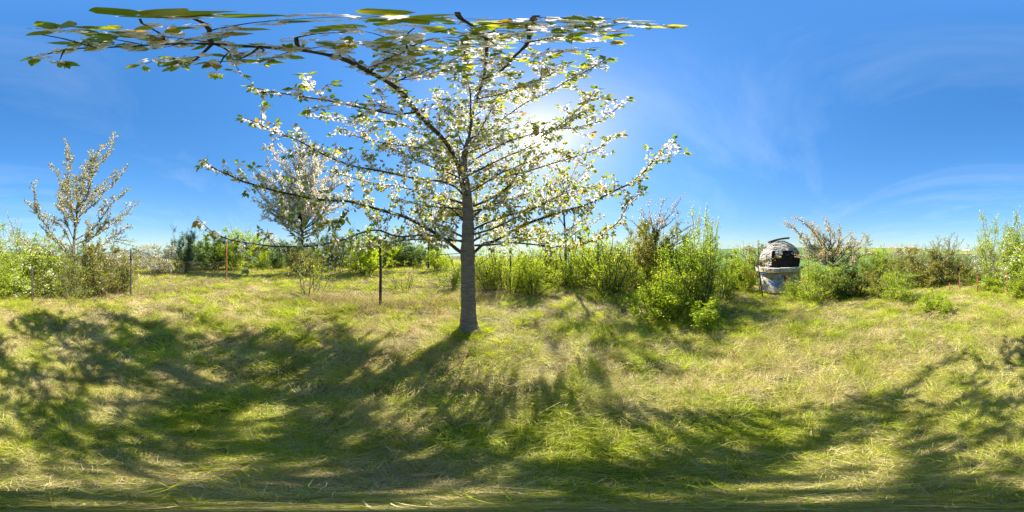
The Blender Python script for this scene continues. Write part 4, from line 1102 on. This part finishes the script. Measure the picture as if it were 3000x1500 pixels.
    def stroke(name, strokes, mat, width, rad):
        for si, s in enumerate(strokes):
            mb = MB(); rad = rad + 0.0003
            p = [hit(2180 + x * 0.17084, 670 + y * 0.17084, rad) for x, y in s]
            p = spline(p, 0.03) if len(p) > 1 else p
            v = []; f = []
            for i, q in enumerate(p):
                t = unit(p[min(i + 1, len(p) - 1)] - p[max(i - 1, 0)])
                nr = unit(np.array([q[0] - c[0], q[1] - c[1], 0])); w = unit(np.cross(nr, t)) * width * 1.5 * (0.7 + 0.5 * abs(math.sin(i * 0.9)))
                v += [q - w, q + w]
            for i in range(len(p) - 1): f.append((2 * i, 2 * i + 1, 2 * i + 3, 2 * i + 2))
            mb.add(v, f)
            mb.build(name, mat, wall, c)
    stroke('graffiti', [[(585, 810), (588, 865), (632, 868)], [(645, 800), (648, 850)], [(645, 803), (675, 798)], [(646, 826), (670, 824)], [(648, 850), (678, 848)],
                        [(435, 870), (470, 865), (500, 875)], [(440, 885), (450, 920), (470, 905), (455, 955)], [(470, 920), (500, 960), (520, 905), (545, 960)], [(520, 960), (560, 985), (600, 940), (640, 905)], [(560, 920), (575, 950), (610, 920)], [(560, 990), (575, 1010), (600, 1000)]], M['blue_paint'], 0.014, RW + 0.003)
    stroke('graffiti', [[(440, 900), (470, 935), (500, 945)], [(450, 945), (520, 965), (560, 950)]], M['blue_paint'], 0.03, RW + 0.007)
    stroke('graffiti', [[(480, 820), (520, 835), (560, 830)], [(500, 850), (540, 860)], [(600, 900), (640, 915), (680, 910)], [(600, 1020), (650, 1000)], [(640, 970), (680, 960)], [(310, 1000), (340, 1040)], [(350, 930), (380, 970)]], M['faint_blue'], 0.012, RW + 0.003)
    stroke('graffiti', [[(690, 800), (705, 880)], [(715, 820), (712, 890)], [(690, 850), (725, 860)], [(820, 1020), (860, 1030)], [(830, 1040), (870, 1075)]], M['red_paint'], 0.03, RW + 0.006)
    stroke('graffiti', [[(282, 760), (282, 778), (300, 775)], [(312, 755), (314, 776), (330, 755), (335, 776)], [(345, 757), (348, 774), (372, 770)]], M['blue_paint'], 0.012, RW + 0.202)
hut()

# ------------------------------------------------------------------ far buildings on the crest
def building(px, d, w, dep, h, mat, roofmat, label, rot=0.3, gable=True):
    b = G(px, d); b[2] -= 0.3
    root = empty('farm_building', b, label, 'building', 'buildings on the far crest'); root.rotation_euler = (0, 0, azel(px, 750)[0] * -1 + rot)
    mb = MB(); mb.box((0, 0, h / 2), (w / 2, dep / 2, h / 2)); mb.build('wall', M[mat], root)
    mb = MB(); o = 0.5; e = h + (0.18 * dep if gable else 0.6)
    v = [(-w / 2 - o, -dep / 2 - o, h + .02), (w / 2 + o, -dep / 2 - o, h + .02), (w / 2 + o, dep / 2 + o, h + .02), (-w / 2 - o, dep / 2 + o, h + .02), (-w / 2 - o, 0, e), (w / 2 + o, 0, e)]
    mb.add(v, [(0, 1, 5, 4), (2, 3, 4, 5), (0, 4, 3), (1, 2, 5), (0, 3, 2, 1)]); mb.build('roof', M[roofmat], root)
for a in ((2580, 640, 34, 16, 8, 'whitewash', 'grey_roof', 'long white shed leftmost on the far crest'), (2612, 660, 26, 15, 9, 'whitewash', 'tile_roof', 'white building with red roof on the far crest'),
          (2630, 650, 22, 14, 8, 'orange_wall', 'grey_roof', 'narrow orange shed in the middle of the far crest'), (2668, 640, 40, 18, 9, 'orange_wall', 'grey_roof', 'long orange warehouse on the far crest'), (2648, 700, 30, 18, 10, 'whitewash', 'grey_roof', 'pale hall between the orange sheds on the far crest'),
          (2830, 760, 30, 16, 8, 'whitewash', 'tile_roof', 'pale house alone at the right end of the far crest'), (350, 320, 14, 9, 5, 'whitewash', 'tile_roof', 'far white house seen low behind the upright cherry')):
    building(*a)

# ------------------------------------------------------------------ grass
def clump_mesh(name, seed, n, length, width, spread, lean, curl, mat, tint, flat=0.0, segs=3):
    """a tuft of tapering bent blades"""
    r = np.random.default_rng(seed)
    Q = []; T = []
    for _ in range(n):
        a = r.uniform(0, 6.28); rad = spread * math.sqrt(r.random())
        p = np.array([math.cos(a) * rad, math.sin(a) * rad, -0.01])
        a2 = a + r.normal() * 1.0
        ln = abs(r.normal(lean, 0.25))
        d = unit(np.array([math.cos(a2) * ln, math.sin(a2) * ln, 1.0 - flat]))
        L = length * r.uniform(0.55, 1.2); w = width * r.uniform(0.7, 1.3)
        side = unit(np.cross(d, rvec(r, 1)[0] * 0.5 + np.array([0, 0, 1.0]))) * w
        t = np.clip(r.normal(tint, 0.22), 0, 1)
        pts = [p]; bend = curl * r.uniform(0.4, 1.4); sw = r.normal() * 0.25
        for k in range(segs):
            d = unit(d + np.array([math.cos(a2) * 0.3 - sw * math.sin(a2), math.sin(a2) * 0.3 + sw * math.cos(a2), -bend]) * 0.6)
            nx = pts[-1] + d * L / segs
            nx[2] = max(nx[2], 0.012 + 0.01 * r.random())
            pts.append(nx)
        ws = np.linspace(1, 0.12, segs + 1) ** 0.8
        for k in range(segs):
            Q.append([pts[k] - side * ws[k], pts[k] + side * ws[k], pts[k + 1] + side * ws[k + 1], pts[k + 1] - side * ws[k + 1]]); T.append(t)
    return quads_mesh(name, np.array(Q), mat, np.array(T))
def scatter(name, label, cat, meshes, pos, rotz, scl, idx, tilt=None):
    me = bpy.data.meshes.new(name)
    n = len(pos)
    me.vertices.add(n); me.vertices.foreach_set('co', np.ascontiguousarray(pos, dtype=np.float32).ravel())
    for nm, typ, val in (('rot', 'FLOAT_VECTOR', None), ('scl', 'FLOAT', scl), ('idx', 'INT', idx)):
        at = me.attributes.new(nm, typ, 'POINT')
        if nm == 'rot':
            rv = np.zeros((n, 3), dtype=np.float32); rv[:, 2] = rotz
            if tilt is not None: rv[:, :2] = tilt
            at.data.foreach_set('vector', rv.ravel())
        elif nm == 'scl': at.data.foreach_set('value', np.asarray(val, dtype=np.float32))
        else: at.data.foreach_set('value', np.asarray(val, dtype=np.int32))
    o = link(bpy.data.objects.new(name, me)); tag(o, label, cat, kind='stuff')
    ng = bpy.data.node_groups.new(name, 'GeometryNodeTree')
    ng.interface.new_socket('Geometry', in_out='INPUT', socket_type='NodeSocketGeometry'); ng.interface.new_socket('Geometry', in_out='OUTPUT', socket_type='NodeSocketGeometry')
    N_ = ng.nodes; gi = N_.new('NodeGroupInput'); go = N_.new('NodeGroupOutput')
    join = N_.new('GeometryNodeJoinGeometry')
    for m in meshes:
        src = bpy.data.objects.new(name + '_tuft', m)
        oi = N_.new('GeometryNodeObjectInfo'); oi.inputs['Object'].default_value = src; oi.inputs['As Instance'].default_value = False
        g2i = N_.new('GeometryNodeGeometryToInstance'); ng.links.new(oi.outputs['Geometry'], g2i.inputs[0]); ng.links.new(g2i.outputs[0], join.inputs[0])
    iop = N_.new('GeometryNodeInstanceOnPoints'); iop.inputs['Pick Instance'].default_value = True
    def attr(nm, typ):
        a = N_.new('GeometryNodeInputNamedAttribute'); a.data_type = typ; a.inputs['Name'].default_value = nm
        return a.outputs['Attribute']
    e2r = N_.new('FunctionNodeEulerToRotation'); ng.links.new(attr('rot', 'FLOAT_VECTOR'), e2r.inputs[0])
    ng.links.new(gi.outputs[0], iop.inputs['Points']); ng.links.new(join.outputs[0], iop.inputs['Instance'])
    ng.links.new(attr('idx', 'INT'), iop.inputs['Instance Index']); ng.links.new(e2r.outputs[0], iop.inputs['Rotation']); ng.links.new(attr('scl', 'FLOAT'), iop.inputs['Scale'])
    ng.links.new(iop.outputs[0], go.inputs[0])
    md = o.modifiers.new('tufts', 'NODES'); md.node_group = ng
    return o
def polar_points(r, n, r0, r1, power):
    """density falls off as r**-power"""
    k = 2 - power
    u = r.random(n)
    rr = (r0 ** k + (r1 ** k - r0 ** k) * u) ** (1 / k)
    th = r.uniform(0, 2 * math.pi, n)
    return rr * np.sin(th), rr * np.cos(th), rr
def patch(x, y, s=1.0):
    return (np.sin(x * 1.7 * s + 1.3 * np.sin(y * 1.1 * s + 0.5)) * np.sin(y * 1.9 * s + 1.7 * np.sin(x * 0.9 * s)) + 0.6 * np.sin(x * 4.1 * s + y * 1.3) * np.sin(y * 3.6 * s - x * 2.2)) / 1.6
def clear_of_trunk(x, y):
    return np.hypot(x - TB[0], y - TB[1]) > 0.16
def build_grass():
    r = np.random.default_rng(99)
    green = [clump_mesh('grass_tuft', 200 + k, 44, l, 0.0027, sp, le, cu, M['grass'], ti) for k, (l, sp, le, cu, ti) in enumerate(((0.15, 0.17, 0.5, 0.35, 0.45), (0.12, 0.2, 0.6, 0.3, 0.6), (0.19, 0.14, 0.45, 0.45, 0.35), (0.13, 0.2, 0.8, 0.5, 0.5), (0.17, 0.12, 0.5, 0.5, 0.7)))]
    lush = [clump_mesh('lush_tuft', 220 + k, int(n * 1.3), l * 0.95, 0.0026, sp, le, cu, M['grass'], ti, segs=4) for k, (n, l, sp, le, cu, ti) in enumerate(((46, 0.26, 0.06, 0.42, 0.4, 0.5), (60, 0.22, 0.08, 0.5, 0.45, 0.62), (34, 0.32, 0.05, 0.36, 0.5, 0.42), (50, 0.2, 0.07, 0.6, 0.35, 0.75), (26, 0.28, 0.04, 0.5, 0.6, 0.3)))]
    straw = [clump_mesh('straw_tuft', 240 + k, 60, l * 0.9, 0.0016, sp, le, cu, M['straw'], ti, fl, segs=4) for k, (l, sp, le, cu, ti, fl) in enumerate(((0.30, 0.2, 1.2, 0.7, 0.6, 0.6), (0.26, 0.22, 1.6, 0.6, 0.8, 0.8), (0.34, 0.18, 0.9, 0.8, 0.5, 0.4), (0.24, 0.22, 1.8, 0.5, 0.35, 0.85), (0.22, 0.16, 0.8, 0.6, 0.7, 0.2)))]
    tall = [clump_mesh('stalk_tuft', 260 + k, 9, 0.55, 0.002, 0.07, 0.3, 0.15, M['straw'], (0.4, 0.1)[k]) for k in range(2)]
    tus = [clump_mesh('tussock', 280 + k, 170, 0.30, 0.0016, 0.08, 0.55, 0.75, M['straw'], (0.6, 0.4, 0.12)[k], segs=4) for k in range(3)]
    # low green blades
    x, y, rr = polar_points(r, 23000, 0.02, 36, 1.12)
    keep = (patch(x, y) + 0.5 * patch(x + 9, y - 4, 2.7) + 0.22 * np.tanh((x - 0.8) / 2.5) + r.normal(0, 0.25, len(x)) > -0.22) & clear_of_trunk(x, y)
    x, y, rr = x[keep], y[keep], rr[keep]
    sc = r.uniform(0.6, 1.15, len(x)) * (1 + 0.3 * patch(x + 3, y, 0.8)) * np.clip(0.85 + rr / 14, 0.85, 2.6)
    scatter('grass', 'low spring green meadow grass', 'grass', green, np.stack([x, y, H(x, y)], 1), r.uniform(0, 6.28, len(x)), sc, r.integers(0, 5, len(x)))
    # straw mat
    x, y, rr = polar_points(r, 21500, 0.02, 30, 1.12)
    keep = (patch(x, y) + 0.5 * patch(x - 5, y + 3, 2.2) + 0.22 * np.tanh((x - 0.8) / 2.5) + r.normal(0, 0.3, len(x)) < 0.4) & clear_of_trunk(x, y)
    x, y, rr = x[keep], y[keep], rr[keep]
    comb = 2.2 * patch(x + 20, y + 11, 0.35) + r.normal(0, 0.7, len(x))
    sc = r.uniform(0.55, 1.1, len(x)) * np.clip(0.85 + rr / 16, 0.85, 2.4) * np.clip(0.5 + rr * 0.25, 0.5, 1)
    scatter('dry_grass', 'matted straw coloured dry grass', 'grass', straw, np.stack([x, y, H(x, y) + r.uniform(0, 0.04, len(x))], 1), comb, sc, r.integers(0, 5, len(x)), r.normal(0, 0.18, (len(x), 2)))
    # tussocks: domes of drooping dry blades
    x, y, rr = polar_points(r, 7500, 0.3, 22, 1.05)
    k = clear_of_trunk(x, y) & (patch(x, y) + r.normal(0, 0.4, len(x)) < 0.3); x, y, rr = x[k], y[k], rr[k]
    scatter('grass_tussocks', 'drooping tussocks of dry grass', 'grass', tus, np.stack([x, y, H(x, y)], 1), r.uniform(0, 6.28, len(x)), r.uniform(0.4, 1.15, len(x)) * np.clip(0.5 + rr * 0.25, 0.5, 1), r.integers(0, 3, len(x)))
    # bright upright tufts, in loose families
    cx, cy, cr = polar_points(r, 3900, 0.4, 26, 1.05)
    m = r.integers(1, 7, len(cx)); ii = np.repeat(np.arange(len(cx)), m)
    x = cx[ii] + r.normal(0, 0.13, len(ii)); y = cy[ii] + r.normal(0, 0.13, len(ii)); rr = np.hypot(x, y)
    a = r.uniform(0, 6.28, 30)
    x = np.concatenate([x, TB[0] + np.cos(a) * 0.27]); y = np.concatenate([y, TB[1] + np.sin(a) * 0.27]); rr = np.hypot(x, y)
    k = clear_of_trunk(x, y); x, y, rr = x[k], y[k], rr[k]
    scatter('grass_tufts', 'bright upright green grass tufts', 'grass', lush, np.stack([x, y, H(x, y)], 1), r.uniform(0, 6.28, len(x)), r.uniform(0.45, 1.3, len(x)) * np.clip(0.6 + rr / 6, 0.6, 1) * np.clip(0.95 + rr / 25, 0.95, 1.7), r.integers(0, 5, len(x)))
    # dry stalks, thick along the fence
    x, y, rr = polar_points(r, 700, 2.5, 22, 1.3)
    t = r.random(1500)[:, None] ** 1.0
    pts = np.concatenate([A9 + (f3[0] - A9) * t[:500], f3[0] + (f4[0] - f3[0]) * t[500:1100], f1[0] + (f2[0] - f1[0]) * t[1100:]])
    x = np.concatenate([x, pts[:, 0] + r.normal(0, 0.28, len(pts))]); y = np.concatenate([y, pts[:, 1] + r.normal(0, 0.28, len(pts))])
    k = clear_of_trunk(x, y); x, y = x[k], y[k]
    scatter('dry_stalks', 'tall dry grass stalks along the fence and in the clearing', 'grass', tall, np.stack([x, y, H(x, y)], 1), r.uniform(0, 6.28, len(x)), r.uniform(0.4, 1.0, len(x)), r.integers(0, 2, len(x)))
build_grass()

# ------------------------------------------------------------------ red bramble canes lying in the grass
M['cane'] = solid('bramble_cane', [(0.3, (0.16, 0.05, 0.04)), (0.7, (0.3, 0.13, 0.09))], 14, 0.7)
for pts, lab in (([(1310, 1105), (1340, 1093), (1362, 1075), (1372, 1052), (1400, 1038)], 'reddish bramble cane arching in the grass just in front of the big trunk'),
                 ([(1060, 1098), (1100, 1080), (1142, 1068)], 'thin reddish cane lying in shade left of the big trunk shadow'),
                 ([(1500, 1050), (1520, 1075), (1535, 1090)], 'short reddish cane in sunlit grass right of the big trunk'),
                 ([(2135, 1035), (2150, 1062), (2178, 1090)], 'reddish cane leaning at the edge of the low front bushes'),
                 ([(1735, 1045), (1760, 1022), (1775, 1005)], 'pale reddish cane in the grass left of the low front bushes')):
    P3 = []
    for i, (x, y) in enumerate(pts):
        g, d = ground_at(x, y); P3.append(g + np.array([0, 0, 0.10 + 0.06 * math.sin(i / (len(pts) - 1) * math.pi)]))
    mb = MB(); sp = spline(P3, 0.05); n = len(sp)
    mb.tube(sp, np.linspace(0.007, 0.003, n), 6)
    for k in range(3, n - 2, 4):
        mb.tube([sp[k], sp[k] + np.array([0.02 * math.sin(k), 0.02 * math.cos(k), 0.03])], [0.0035, 0.0012], 4)
    tag(mb.build('bramble_cane', M['cane'], None, None, True), lab, 'cane', 'bramble canes in the grass')
